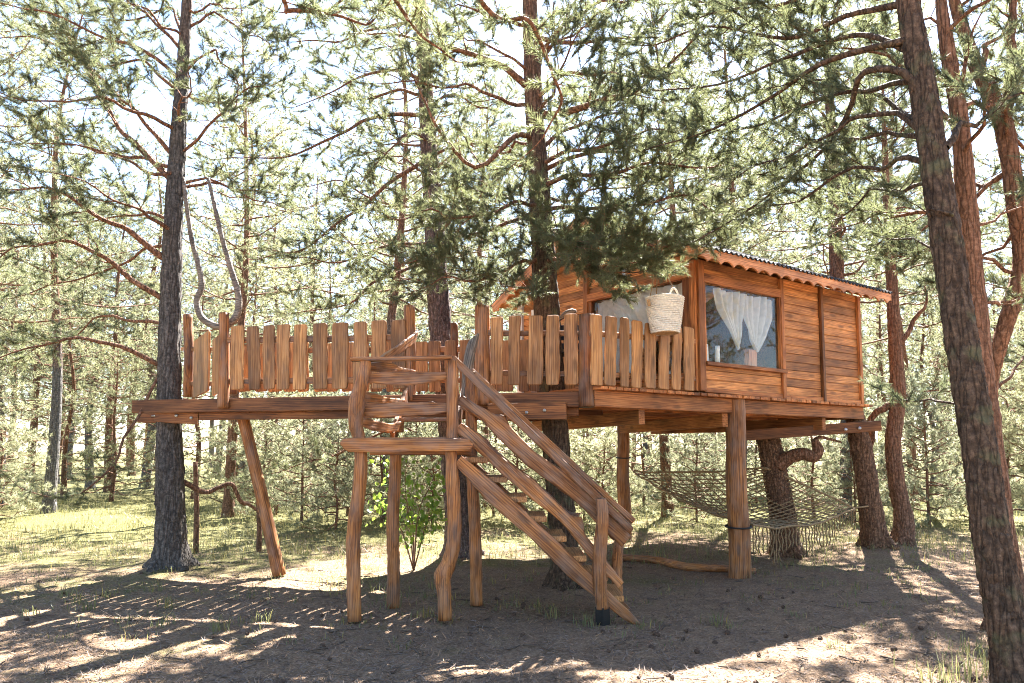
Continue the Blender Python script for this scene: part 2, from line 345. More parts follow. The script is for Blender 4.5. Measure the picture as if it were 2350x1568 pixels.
def traced(name, top, bot, Y, T, mat, parent, n=26, bev=.012, rounded=True, Y2=None, wob=.004):
    """a natural-edged board standing in a vertical plane at depth Y (Y2 at its far end); real thickness T"""
    def w3(p, k): return P(p[0], p[1], Y if Y2 is None else Y + (Y2 - Y) * k)
    def conv(lst):
        u0, u1 = lst[0][0], lst[-1][0]; return resample([w3(p, (p[0] - u0) / ((u1 - u0) or 1)) for p in lst], n)
    tp, bt = conv(top), conv(bot)
    p0, p1 = (tp[0] + bt[0]) / 2, (tp[-1] + bt[-1]) / 2
    dd = p1 - p0; face = Vector((dd.y, -dd.x, 0)); face = face if face.length > 1e-4 else Vector((0, -1, 0))
    if face.y > 0: face = -face
    mtx = Matrix.Translation(p0) @ frame(dd, face.normalized()); inv = mtx.inverted()
    a, b = wob1(rnd.random(), wob, (7, 15, 31)), wob1(rnd.random(), wob, (7, 15, 31))
    tl, bl = [inv @ p for p in tp], [inv @ p for p in bt]
    xs = [(q.x + r.x) / 2 for q, r in zip(tl, bl)]
    for i in range(1, n): xs[i] = max(xs[i], xs[i - 1] + .002)
    if tl[n // 2].y < bl[n // 2].y: tl, bl = bl, tl
    lo = [q.y + a(x) for q, x in zip(bl, xs)]; hi = [q.y + b(x) for q, x in zip(tl, xs)]
    for i in range(n):
        if hi[i] - lo[i] < .01: m_ = (hi[i] + lo[i]) / 2; lo[i], hi[i] = m_ - .005, m_ + .005
    return link(name, board_mesh(xs, lo, hi, T, bev, mat, rounded), mtx, parent)

def catmull(pts, n):
    p = np.array([tuple(q) for q in pts], float)
    if len(p) == 2: return p[0] + (p[1] - p[0]) * np.linspace(0, 1, n)[:, None]
    p = np.vstack([2 * p[0] - p[1], p, 2 * p[-1] - p[-2]])
    seg = len(p) - 3; t = np.linspace(0, seg - 1e-6, n); i = t.astype(int); f = (t - i)[:, None]
    a, b, c, d = p[i], p[i + 1], p[i + 2], p[i + 3]
    return .5 * ((2 * b) + (-a + c) * f + (2 * a - 5 * b + 4 * c - d) * f ** 2 + (-a + 3 * b - 3 * c + d) * f ** 3)
def tube_arrays(path, radii, sides, rough=0., seed=0, zs=2.0, cap=True, ell=None, ridge=0.):
    path = np.asarray(path, float); n = len(path)
    t = np.gradient(path, axis=0); t /= np.linalg.norm(t, axis=1)[:, None] + 1e-12
    ref = np.array([0, 1., 0]) if abs(t[0][1]) < .8 else np.array([1., 0, 0])
    u = np.empty_like(path); r = ref
    for i in range(n):
        r = r - t[i] * np.dot(r, t[i]); r /= np.linalg.norm(r) + 1e-12; u[i] = r
    w = np.cross(t, u); ang = np.linspace(0, 2 * np.pi, sides, endpoint=False)
    ca, sa = np.cos(ang), np.sin(ang); rad = np.broadcast_to(np.asarray(radii, float), (n,))[:, None] * np.ones((1, sides))
    if rough:
        for i in range(n):
            for j in range(sides):
                q = Vector((ca[j] * 3.2 + seed * 7.1, sa[j] * 3.2, i * zs * .12))
                rad[i, j] *= 1 + rough * (mnoise.noise(q) + .6 * mnoise.noise(q * 2.7)) + ridge * mnoise.noise(Vector((ca[j] * 8.5 + seed, sa[j] * 8.5, path[i][2] * 4.2)))
    e = 1 if ell is None else ell
    V = path[:, None, :] + rad[:, :, None] * (ca[None, :, None] * u[:, None, :] + e * sa[None, :, None] * w[:, None, :])
    V = V.reshape(-1, 3); idx = np.arange(n * sides).reshape(n, sides); a = idx[:-1]; b = idx[1:]
    F = np.stack([a, np.roll(a, -1, 1), np.roll(b, -1, 1), b], -1).reshape(-1, 4)
    return V, F
def cap_faces(n, sides): return [tuple(range(sides))[::-1], tuple(range((n - 1) * sides, n * sides))]
def tube(name, pts, radii, mat, parent, sides=10, n=None, rough=0., seed=0, smooth=True, align=True, zs=2.0, ell=None):
    n = n or max(8, len(pts) * 5)
    path = catmull(pts, n) if len(pts) > 2 or n > 2 else np.array([tuple(p) for p in pts], float)
    if hasattr(radii, '__len__'): rr = np.interp(np.linspace(0, 1, n), np.linspace(0, 1, len(radii)), radii)
    else: rr = np.full(n, radii)
    V, F = tube_arrays(path, rr, sides, rough, seed, zs, ell=ell)
    F = [tuple(int(i) for i in f) for f in F] + cap_faces(n, sides)
    p0, p1 = Vector(path[0]), Vector(path[-1])
    if align and (p1 - p0).length > .01:
        d = p1 - p0; z = Vector((0, -1, 0)) if abs(d.normalized().y) < .9 else Vector((0, 0, 1))
        mtx = Matrix.Translation(p0) @ frame(d, z)
    else: mtx = Matrix.Translation(p0)
    inv = np.array(mtx.inverted()); V = V @ inv[:3, :3].T + inv[:3, 3]
    return link(name, mesh(name, V, F, [mat], smooth=smooth), mtx, parent)

# ------------------------------------------------------------------ ground
MOUNDS = []
def gz(x, y):
    z = .05 * mnoise.noise(Vector((x * .35, y * .35, 3.))) + .022 * mnoise.noise(Vector((x * 1.3, y * 1.3, 7.)))
    back = min(1, max(0, (y - 10) / 5)); z += back * .10 * (mnoise.noise(Vector((x * .8, y * .8, 1.))) + .3)
    for mx_, my_, r_, h_ in MOUNDS:
        q = ((x - mx_) ** 2 + (y - my_) ** 2) / (r_ * r_)
        if q < 6: z += h_ * math.exp(-q)
    return z
T1B, T2B, T3B, T7B = P(390, 1312, 9.75), P(1058, 1290, 10.7), P(1302, 1340, 8.75), P(2015, 1268, 11.45)
for b_, r_, h_ in ((T1B, .55, .09), (T2B, .6, .12), (T3B, .45, .04), (T7B, .8, .13)): MOUNDS.append((b_.x, b_.y, r_, h_))
def axis(lo, hi, step, far):
    a = list(np.arange(lo, hi + 1e-6, step)); s = step; x = a[-1]; y = a[0]; up, dn = [], []
    while x < far: s *= 1.35; x += s; up.append(x)
    s = step
    while y > -far: s *= 1.35; y -= s; dn.append(y)
    return np.array(dn[::-1] + a + up)
gx, gy = axis(-13, 13, .11, 600), axis(3.6, 24, .11, 600)
GX, GY = np.meshgrid(gx, gy); gzv = np.array([gz(a, b) if abs(a) < 40 and abs(b) < 60 else 0. for a, b in zip(GX.ravel(), GY.ravel())])
for_n = [mnoise.noise(Vector((a * 7, b * 7, 2.))) * .02 for a, b in zip(GX.ravel(), GY.ravel())]
GV = np.stack([GX.ravel(), GY.ravel(), gzv + np.array(for_n)], 1); nx, ny = len(gx), len(gy)
gi = np.arange(nx * ny).reshape(ny, nx)
GF = np.stack([gi[:-1, :-1], gi[:-1, 1:], gi[1:, 1:], gi[1:, :-1]], -1).reshape(-1, 4)
g = link('ground', mesh('ground', GV, GF, [M['ground']], smooth=True)); tag(g, 'forest floor of brown pine needle litter and yellow green moss', 'ground', kind='structure')
def ongr(p): return Vector((p.x, p.y, gz(p.x, p.y)))

# ------------------------------------------------------------------ house and deck frame of reference
ANG = math.radians(36)
A = Vector((2.30, 8.96, 0)); dB = Vector((math.cos(ANG), math.sin(ANG), 0)); dC = Vector((-math.sin(ANG), math.cos(ANG), 0))
UP = Vector((0, 0, 1)); nF = -dC; nG = -dB           # outward normals of the window front and of the gable wall
ZD, LB, LC = 2.30, 3.80, 3.70                          # deck level, wall lengths
def Hs(t, s, z): return A + dB * t + dC * s + UP * z
def front(u, v, out=0.): return hit(u, v, A + nF * out, nF)
def gable(u, v, out=0.): return hit(u, v, A + nG * out, nG)
ZE, ZR, OV = 3.97, 4.93, .33                           # eave height, ridge height, overhang

# cabin
cab = thing('treehouse_cabin', 'orange stained timber cabin with corrugated roof standing on posts', 'cabin', A + UP * ZD)
def siding_rows(z0, z1, h=.117):
    z = z0
    while z < z1 - .02: yield z, min(z + h, z1); z += h
WZ0, WZ1, WT0, WT1 = 2.69, 3.70, .13, 1.72
def side_plank(t0, t1, z0, z1, wallp, dirv, nv, T=.03):
    p = wallp; j = rnd.uniform(-.0035, .0035)
    W = (z1 - z0) - .003
    plank('plank', p(t0 + .002) + UP * (z0 + z1) / 2 - nv * (T / 2 + .004 + j), p(t1 - .002) + UP * (z0 + z1) / 2 - nv * (T / 2 + .004 + j), W, T, M['siding'], cab, face=nv, bev=.006)
fp = lambda t: A + dB * t
for z0, z1 in siding_rows(ZD + .06, ZE + .02):
    segs = [(.05, WT1 + .03)] if (z1 <= WZ0 or z0 >= WZ1) else []
    if z0 < WZ0 < z1: segs = []; side_plank(.05, WT1 + .03, z0, WZ0 - .03, fp, dB, nF) if WZ0 - .03 - z0 > .02 else None
    if z0 < WZ1 < z1: side_plank(.05, WT1 + .03, WZ1 + .03, z1, fp, dB, nF) if z1 - WZ1 > .05 else None
    for a, b_ in segs + [(WT1 + .07, 2.70), (2.76, LB - .03)]: side_plank(a, b_, z0, z1, fp, dB, nF)
gp = lambda s: A + dC * s
GZ0, GZ1, GS0, GS1 = 2.56, 3.76, .22, 1.92
def roof_z(s): return ZE + (ZR - ZE) * (1 - abs(s - LC / 2) / (LC / 2 + OV)) + 0.0
for z0, z1 in siding_rows(ZD + .03, ZR - .12):
    zm = (z0 + z1) / 2
    # the run of wall under the roof slopes at this height
    if roof_z(0) - .08 > z1: s0, s1 = .05, LC - .03
    else:
        k = (z1 + .10 - ZE) / (ZR - ZE); half = (1 - k) * (LC / 2 + OV)
        if half < .12: continue
        s0, s1 = max(.05, LC / 2 - half), min(LC - .03, LC / 2 + half)
    runs = [(s0, s1)] if (z1 <= GZ0 + .01 or z0 >= GZ1) else [(2.06, s1)]
    if z0 < GZ1 < z1: runs = [(2.06, s1)]
    for a, b_ in runs:
        if a < 2.03 < b_: cuts = [(a, 2.0), (2.06, b_)]
        else: cuts = [(a, b_)]
        for c0, c1 in cuts:
            if c1 - c0 > .08: side_plank(c0, c1, z0, z1, gp, dC, nG)
# inner lining, floor, ceiling, rear walls
def panel(name, corners, T, nv, mat, parent):
    V = [tuple(c) for c in corners] + [tuple(c - nv * T) for c in corners]; k = len(corners)
    F = [tuple(range(k)), tuple(range(2 * k - 1, k - 1, -1))] + [(i, i + k, (i + 1) % k + k, (i + 1) % k) for i in range(k)]
    me = mesh(name, [Vector(v) - corners[0] for v in V], F, [mat]); return link(name, me, Matrix.Translation(corners[0]), parent)
li = .045
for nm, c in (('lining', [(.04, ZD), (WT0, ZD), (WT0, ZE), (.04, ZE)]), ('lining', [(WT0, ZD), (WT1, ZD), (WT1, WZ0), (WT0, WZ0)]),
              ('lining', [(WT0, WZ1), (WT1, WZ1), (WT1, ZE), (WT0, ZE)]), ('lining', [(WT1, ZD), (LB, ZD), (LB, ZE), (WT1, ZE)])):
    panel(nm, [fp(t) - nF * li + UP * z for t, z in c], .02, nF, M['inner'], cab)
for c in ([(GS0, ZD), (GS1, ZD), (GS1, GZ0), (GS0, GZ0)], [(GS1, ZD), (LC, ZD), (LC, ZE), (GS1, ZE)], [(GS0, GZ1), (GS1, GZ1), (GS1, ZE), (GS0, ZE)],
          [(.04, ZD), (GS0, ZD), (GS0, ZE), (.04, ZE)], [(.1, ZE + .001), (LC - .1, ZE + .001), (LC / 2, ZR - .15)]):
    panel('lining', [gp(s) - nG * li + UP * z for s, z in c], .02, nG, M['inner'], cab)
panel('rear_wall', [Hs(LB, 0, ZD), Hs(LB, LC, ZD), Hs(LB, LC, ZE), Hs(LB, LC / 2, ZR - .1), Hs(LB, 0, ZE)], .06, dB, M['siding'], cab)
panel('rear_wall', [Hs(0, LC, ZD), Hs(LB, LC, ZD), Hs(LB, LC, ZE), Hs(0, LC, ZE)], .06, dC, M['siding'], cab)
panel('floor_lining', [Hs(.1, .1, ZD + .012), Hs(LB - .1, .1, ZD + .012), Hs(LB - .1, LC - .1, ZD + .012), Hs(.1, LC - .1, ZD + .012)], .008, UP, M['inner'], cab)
# battens, corner boards, window frames
def part_empty(name, loc, parent):
    o = bpy.data.objects.new(name, None); o.empty_display_size = .1; COL.objects.link(o); o.parent = parent; o.location = Vector(loc) - Vector(parent.location); return o
winF = part_empty('window', fp(.9) + UP * WZ0, cab); winG = part_empty('window', gp(1.0) + UP * GZ0, cab)
def fbar(name, t0, z0, t1, z1, W, T, mat=M['trim'], out=0.014, parent=cab, nv=nF, pf=fp):
    return plank(name, pf(t0) + UP * z0 + nv * out, pf(t1) + UP * z1 + nv * out, W, T, mat, parent, face=nv, wob=.0015, n=6, bev=.005)
fbar('corner_board', .045, ZD + .03, .045, ZE, .11, .05, out=.018)
fbar('corner_board', LB - .04, ZD - .0, LB - .04, ZE, .075, .045, out=.016)
fbar('batten', WT1 + .035, ZD + .0, WT1 + .035, ZE, .075, .045, out=.016)
fbar('batten', 2.73, ZD + .0, 2.73, ZE, .06, .05, mat=M['beam'], out=.017)
fbar('skirting_board', .1, ZD + .045, 1.9, ZD + .03, .06, .03, out=.008)
fbar('skirting_board', 1.9, ZD + .03, LB + .02, ZD + .03, .06, .03, out=.01)
fbar('window_head', .1, WZ1 + .055, WT1, WZ1 + .055, .11, .05, out=.012, parent=winF)
fbar('window_sill', .1, WZ0 - .015, WT1 + .06, WZ0 - .015, .05, .075, out=.03, parent=winF)
fbar('window_jamb', .115, WZ0 + .01, .115, WZ1, .05, .05, mat=M['trim'], out=.0, parent=winF)
fbar('window_jamb', WT1 - .01, WZ0 + .01, WT1 - .01, WZ1, .035, .05, out=.0, parent=winF)
panel('window_pane', [fp(WT0) - nF * .012 + UP * WZ0, fp(WT1 - .02) - nF * .012 + UP * WZ0, fp(WT1 - .02) - nF * .012 + UP * WZ1, fp(WT0) - nF * .012 + UP * WZ1], .004, nF, M['glass'], winF)
fbar('corner_board', .04, ZD + .03, .04, ZE, .09, .05, out=.02, nv=nG, pf=gp)
fbar('corner_board', LC - .05, ZD, LC - .05, ZE, .13, .05, out=.016, nv=nG, pf=gp, mat=M['white'])
fbar('door_frame', LC - .42, ZD, LC - .42, ZD + 1.55, .10, .045, out=.02, nv=nG, pf=gp, mat=M['white'])
fbar('batten', 2.03, ZD, 2.03, ZE + .5, .09, .05, out=.018, nv=nG, pf=gp)
fbar('window_head', .08, GZ1 + .055, 1.99, GZ1 + .055, .11, .06, out=.02, nv=nG, pf=gp, parent=winG)
fbar('window_jamb', .15, GZ0, .15, GZ1, .13, .05, out=.0, nv=nG, pf=gp, parent=winG)
fbar('window_jamb', 1.95, GZ0, 1.95, GZ1, .07, .05, out=.0, nv=nG, pf=gp, parent=winG)
fbar('window_sill', .1, GZ0 - .02, 1.99, GZ0 - .02, .05, .08, out=.025, nv=nG, pf=gp, parent=winG)
panel('window_pane', [gp(GS0) - nG * .012 + UP * GZ0, gp(GS1) - nG * .012 + UP * GZ0, gp(GS1) - nG * .012 + UP * GZ1, gp(GS0) - nG * .012 + UP * GZ1], .004, -nG * -1, M['glass'], winG)
# roof: two corrugated sheets, soffit boards, scalloped fascia and bargeboards
def roof_sheet(side):
    t0, t1, k = -OV, LB + OV, 260
    rdg = LC / 2; eav = -OV if side == 0 else LC + OV
    V = []; rows = 5
    for T in (.012, -.004):
        for r in range(rows):
            f = r / (rows - 1)
            for i in range(k):
                t = t0 + (t1 - t0) * i / (k - 1); s = rdg + (eav - rdg) * f * 1.02; z = ZR + .035 + (ZE + .055 - ZR - .035) * f * 1.02
                V.append(Hs(t, s, z + T + .016 * math.sin(t * 2 * math.pi / .095)) - A - UP * ZR)
    F = []; h = rows * k
    for o, fl in ((0, 0), (h, 1)):
        for r in range(rows - 1):
            for i in range(k - 1):
                a = o + r * k + i; q = (a, a + 1, a + k + 1, a + k); F.append(q[::-1] if fl else q)
    for r0 in (0, rows - 1):
        for i in range(k - 1): a = r0 * k + i; F.append((a, a + 1, a + h + 1, a + h))
    for i in (0, k - 1):
        for r in range(rows - 1): a = r * k + i; F.append((a, a + k, a + k + h, a + h))
    return link('roof_sheet', mesh('roof_sheet', V, F, [M['roof']]), Matrix.Translation(A + UP * ZR), cab)
roof_sheet(0); roof_sheet(1)
tube('ridge_cap', [Hs(-OV - .02, LC / 2, ZR + .05), Hs(LB + OV, LC / 2, ZR + .05)], .055, M['roof'], cab, sides=8, n=4)
def scallop(name, p0, p1, nv, H, pitch=.235, depth=.055, T=.025):
    d = p1 - p0; L = d.length; k = int(L / pitch) * 8 + 1
    xs = list(np.linspace(0, L, k)); nsc = int(L / pitch)
    lo = [-H + depth * abs(math.cos(math.pi * nsc * x / L)) ** .8 for x in xs]; hi = [0.] * k
    mtx = Matrix.Translation(p0) @ frame(d, nv); y = mtx.to_3x3() @ Vector((0, 1, 0))
    if y.z < 0: return scallop(name, p1, p0, nv, H, pitch, depth, T)
    return link(name, board_mesh(xs, lo, hi, T, .003, M['fascia']), mtx, cab)
scallop('scalloped_fascia', Hs(-OV, -OV - .01, ZE + .045), Hs(LB + OV, -OV - .01, ZE + .045), nF, .17)
scallop('scalloped_bargeboard', Hs(-OV, -OV, ZE + .04), Hs(-OV, LC / 2, ZR + .02), nG, .19)
scallop('scalloped_bargeboard', Hs(-OV, LC + OV, ZE + .04), Hs(-OV, LC / 2, ZR + .02), nG, .19)
for side in (0, 1):
    for j in range(14):
        f0 = j / 14; e = -OV if side == 0 else LC + OV
        s = LC / 2 + (e - LC / 2) * (f0 + .035); z = ZR - .0 + (ZE + .015 - ZR) * (f0 + .035)
        sl = Vector((0, 0, 1)) * abs(e - LC / 2) + dC * (1 if side == 0 else -1) * -(ZR - ZE) 
        plank('soffit_board', Hs(-OV + .03, s, z), Hs(LB + OV - .03, s, z), .165, .02, M['siding'], cab, face=sl.normalized(), bev=.004)
for j in range(5):   # rafters under the eave
    t = .1 + j * .9
    plank('rafter', Hs(t, -OV + .03, ZE - .045), Hs(t, LC / 2, ZR - .06), .09, .05, M['siding'], cab, face=dB)

# curtains, candles and a block of wood in the windows
def curtain(label, outline_left, outline_right, zt, zb, pf, nv, inset, folds, seed, bulge=.03, name='window_curtain'):
    r = random.Random(seed); nu, nv_ = 42, 34; V = []
    for j in range(nv_):
        f = j / (nv_ - 1); z = zt + (zb - zt) * f; a, b_ = outline_left(f), outline_right(f)
        for i in range(nu):
            g_ = i / (nu - 1); t = a + (b_ - a) * g_
            amp = bulge * (.5 + .5 * min(1, (b_ - a) / .35))
            w = amp * math.sin(folds * 2 * math.pi * g_ + 2.2 * f + seed) + amp * .5 * math.sin(folds * 4.7 * g_ + f * 5)
            V.append(pf(t) - nv * (inset + w) + UP * (z + .012 * math.sin(9 * g_ + seed)))
    o0 = V[0].copy(); idx = np.arange(nu * nv_).reshape(nv_, nu)
    F = np.stack([idx[:-1, :-1], idx[:-1, 1:], idx[1:, 1:], idx[1:, :-1]], -1).reshape(-1, 4)
    o = link(name, mesh(name, np.array([tuple(v - o0) for v in V]), F, [M['curtain']], smooth=True), Matrix.Translation(o0)); return tag(o, label, 'curtain')
ip = lambda a, b_: (lambda f: float(np.interp(f, a, b_)))
curtain('sheer white curtain swept to a point nearer the cabin corner', ip([0, .35, .7, 1], [.43, .52, .72, .88]), ip([0, .3, .55, .75, 1], [1.08, 1.03, .97, .96, .90]), WZ1 - .02, 2.93, fp, nF, .07, 5, 1)
curtain('sheer white curtain swept to a point beside the plank wall', ip([0, .4, .8, 1], [1.02, 1.03, 1.15, 1.28]), ip([0, .35, .7, 1], [1.70, 1.69, 1.52, 1.31]), WZ1 - .02, 2.93, fp, nF, .075, 5, 2)
curtain('sheer white curtain hanging straight in the gable window', ip([0, 1], [1.0, 1.15]), ip([0, 1], [1.88, 1.80]), GZ1 - .01, 2.62, gp, nG, .075, 6, 3, .02)
curtain('white curtain draped as a swag behind the hanging basket', ip([0, .3, .7, 1], [.24, .26, .5, .9]), ip([0, .25, .55, .8, 1], [1.75, 1.5, 1.22, 1.05, .95]), GZ1 - .01, 2.95, gp, nG, .055, 6, 4, .02)
def candle(t, lab):
    r = thing('candle', lab, 'candle', fp(t) - nF * .10 + UP * (WZ0 - .01))
    b0 = Vector(r.location); tube('wax', [b0, b0 + UP * .13, b0 + UP * .26], [.032, .031, .03], M['candle'], r, sides=14, n=5)
    tube('wick', [b0 + UP * .26, b0 + UP * .28], .003, M['iron'], r, sides=5, n=2)
candle(.27, 'white candle behind the window, nearer the cabin corner'); candle(.50, 'white candle behind the window, second from the cabin corner')
bl = thing('wood_block', 'pale split wood block standing behind the front window', 'wood block', fp(1.22) - nF * .12 + UP * (WZ0 - .01))
plank('block', Vector(bl.location), Vector(bl.location) + UP * .27, .17, .08, M['fascia'], bl, face=nF, wob=.008, n=8, bev=.006)
sh = plank('inner_shelf', fp(.08) - nF * .15 + UP * (WZ0 - .03), fp(1.75) - nF * .15 + UP * (WZ0 - .03), .2, .03, M['inner'], cab, face=UP)
# wall lamp at the gable
lp = thing('wall_lamp', 'small metal wall lamp on the gable above the window', 'lamp', gp(1.15) + nG * .1 + UP * 3.92)
q = Vector(lp.location)
tube('lamp_body', [q, q + UP * .16], .035, M['lamp_metal'], lp, sides=14, n=4)
tube('lamp_arm', [q + UP * .08, q + UP * .08 - nG * .1], .012, M['lamp_metal'], lp, sides=8, n=3)
tube('lamp_shade', [q - UP * .05, q - UP * .02, q], [.12, .10, .03], M['iron'], lp, sides=16, n=5)

# ------------------------------------------------------------------ house deck
deck = thing('cabin_deck', 'timber platform of short boards and joists carrying the cabin', 'deck', A + UP * (ZD - .2))
TD0, TD1, SD1 = -1.72, LB + .13, LC + .1
bw = .118; k = 0; t = TD0
while t < TD1 - .02:
    e0 = -.085 + rnd.uniform(-.014, .014)
    plank('floor_board', Hs(t + bw / 2, e0, ZD - .02), Hs(t + bw / 2, SD1, ZD - .02), bw - rnd.uniform(.008, .018), .038, M['trim'], deck, face=UP, bev=.004); t += bw
def db(name, t0, s0, t1, s1, z, H, T, mat=M['joist'], parent=deck):
    a, b_ = Hs(t0, s0, z), Hs(t1, s1, z); d = b_ - a; return plank(name, a, b_, H, T, mat, parent, face=Vector((d.y, -d.x, 0)).normalized(), wob=.002, n=8, bev=.006)
zb = ZD - .041
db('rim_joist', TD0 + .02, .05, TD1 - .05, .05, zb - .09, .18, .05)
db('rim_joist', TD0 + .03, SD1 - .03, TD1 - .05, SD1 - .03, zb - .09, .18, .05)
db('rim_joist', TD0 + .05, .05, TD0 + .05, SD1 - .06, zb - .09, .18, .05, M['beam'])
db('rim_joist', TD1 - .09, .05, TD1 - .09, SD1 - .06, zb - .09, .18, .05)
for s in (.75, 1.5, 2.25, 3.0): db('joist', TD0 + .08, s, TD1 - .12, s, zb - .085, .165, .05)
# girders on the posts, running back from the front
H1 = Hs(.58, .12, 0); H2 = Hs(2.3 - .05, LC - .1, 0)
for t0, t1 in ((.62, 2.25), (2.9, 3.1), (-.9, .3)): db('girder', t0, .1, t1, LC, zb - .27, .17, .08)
for i, (q, r, lab, top) in enumerate(((Hs(.78, .06, 0), .14, 'thick peeled log post under the cabin front, net tied to it', zb - .0), (H2, .12, 'reddish log post under the rear of the cabin behind the stairs', zb - .19))):
    g0 = ongr(q); pr = thing('support_post', lab, 'post', g0)
    pts = [g0 - UP * .1, g0 + UP * .5 + dB * .015, g0 + UP * 1.1 - dB * .02, g0 + UP * (top - g0.z - .36) + dB * .005, Vector((g0.x, g0.y, top))]
    tube('post_log', pts, [r * 1.02, r * .98, r * .93, r * .9, r * .88], M['log'], pr, sides=18, n=40, rough=.05, seed=i + 3)
H1 = Hs(.78, .06, 0)

# ------------------------------------------------------------------ walkway
E1, E0 = Vector((.82, 8.12, 0)), Vector((-4.93, 9.55, 0)); dW = (E0 - E1).normalized(); bW = Vector((-dW.y, dW.x, 0));
if bW.y < 0: bW = -bW
nW = -bW; ZW = 2.262; WD = 1.45; LW = (E0 - E1).length
def Wk(a, b_, z): return E1 + dW * a + bW * b_ + UP * z
walk = thing('walkway_deck', 'long timber walkway joining the pine trunk to the cabin', 'deck', Wk(LW / 2, 0, ZW - .2))
a_ = .03
while a_ < LW - .55:
    w_ = .135
    plank('floor_board', Wk(a_ + w_ / 2, .045 + rnd.uniform(-.01, .01), ZW - .018), Wk(a_ + w_ / 2, WD + rnd.uniform(-.02, .02), ZW - .018), w_ - rnd.uniform(.008, .02), .034, M['beam'], walk, face=UP, bev=.004); a_ += w_
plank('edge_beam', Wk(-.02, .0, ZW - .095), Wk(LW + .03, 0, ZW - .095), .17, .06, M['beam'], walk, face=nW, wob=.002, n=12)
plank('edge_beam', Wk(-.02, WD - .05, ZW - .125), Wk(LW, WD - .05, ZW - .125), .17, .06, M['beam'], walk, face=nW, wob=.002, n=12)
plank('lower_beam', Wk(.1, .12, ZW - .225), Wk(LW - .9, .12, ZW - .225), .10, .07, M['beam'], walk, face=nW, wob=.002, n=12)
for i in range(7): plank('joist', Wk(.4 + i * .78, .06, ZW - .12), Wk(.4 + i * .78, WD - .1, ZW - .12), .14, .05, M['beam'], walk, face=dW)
def bolts(parent, pts, nv, r=.02):
    for q in pts:
        tube('bolt', [q + nv * .002, q + nv * .02], r, M['bolt'], parent, sides=8, n=2)
# clamp boards round the left trunk and the middle trunk
c1 = thing('trunk_clamp', 'bolted clamp boards round the grey trunk at the walkway end', 'clamp', P(390, 955, 9.6))
plank('clamp_board', P(358, 953, 9.52), P(455, 959, 9.45), .175, .06, M['beam'], c1, face=nW, wob=.003, n=6)
plank('clamp_board', P(318, 955, 10.02), P(400, 957, 9.98), .175, .06, M['beam'], c1, face=nW, wob=.003, n=6)
bolts(c1, [P(406, 954, 9.44), P(440, 959, 9.41)], nW)
tube('threaded_rod', [P(348, 955, 9.98), P(362, 954, 9.5)], .012, M['bolt'], c1, sides=6, n=2)
c2_o = thing('trunk_clamp', 'bolted clamp beam round the dark trunk beside the cabin', 'clamp', P(1240, 945, 8.3))
plank('clamp_board', P(1120, 946, 8.22), P(1300, 943, 8.12), .19, .07, M['beam'], c2_o, face=nW, wob=.003, n=6)
plank('clamp_board', P(1090, 946, 9.12), P(1310, 943, 9.05), .19, .07, M['beam'], c2_o, face=nW, wob=.003, n=6)
bolts(c2_o, [P(1250, 942, 8.09), P(1209, 947, 8.12)], nW, .018)
c3_o = thing('trunk_clamp', 'bolted cross beam between the net trunks under the cabin', 'clamp', P(1860, 985, 11))
plank('clamp_board', P(1692, 1001, 10.95), P(2020, 977, 10.85), .155, .09, M['beam'], c3_o, face=Vector((0, -1, 0)), wob=.003, n=6)
plank('clamp_board', P(1672, 1000, 11.9), P(2010, 977, 11.85), .15, .08, M['joist'], c3_o, face=Vector((0, -1, 0)), wob=.003, n=6)
bolts(c3_o, [P(1940, 986, 10.8), P(1972, 983, 10.8)], Vector((0, -1, 0)), .024)
br = thing('diagonal_brace', 'slanting peeled pole propping the walkway', 'pole', ongr(P(640, 1320, 9.4)))
tube('brace_pole', [P(552, 938, 9.68), P(580, 1050, 9.62), P(612, 1190, 9.56), P(641, 1322, 9.45)], [.075, .078, .08, .082], M['log'], br, sides=14, n=24, rough=.05, seed=8)

# fences ---------------------------------------------------------
def fence(label, q, nv, pickets, rails, posts, er=.03, T=.03, wob=.006, mat=M['picket'], pmat=M['log']):
    cx = hit(*[sum(p[i] for p in pickets) / len(pickets) for i in (0,)], pickets[0][2], q, nv)
    r = thing('picket_fence', label, 'fence', Vector((cx.x, cx.y, ZW)))
    for u, vt, vb, wpx in pickets:
        b_, t_ = hit(u + rnd.uniform(-3, 3), vb, q, nv), hit(u, vt, q, nv); W = (hit(u + wpx / 2, vb, q, nv) - hit(u - wpx / 2, vb, q, nv)).length * 1.02
        plank('picket', b_, t_, W, T, mat, r, face=nv, wob=wob, er=er, n=14, bev=.007, bend=.006)
    for (u0, v0, u1, v1, H) in rails:
        a, b_ = hit(u0, v0, q - nv * .034, nv), hit(u1, v1, q - nv * .034, nv)
        plank('rail', a, b_, H, .035, M['rail'], r, face=nv, wob=.003, n=12, bev=.006)
    for (pts, rad) in posts:
        tube('post', [hit(u, v, q - nv * o, nv) for u, v, o in pts], rad, pmat, r, sides=12, n=22, rough=.07, seed=len(pts) + pts[0][0])
    return r
def pk(fn, x0, x1, y0, y1):
    u0, v0 = fn(x0, y0); u1, v1 = fn(x1, y1); return ((u0 + u1) / 2, v0, v1, u1 - u0)
qW = E1 + nW * .055
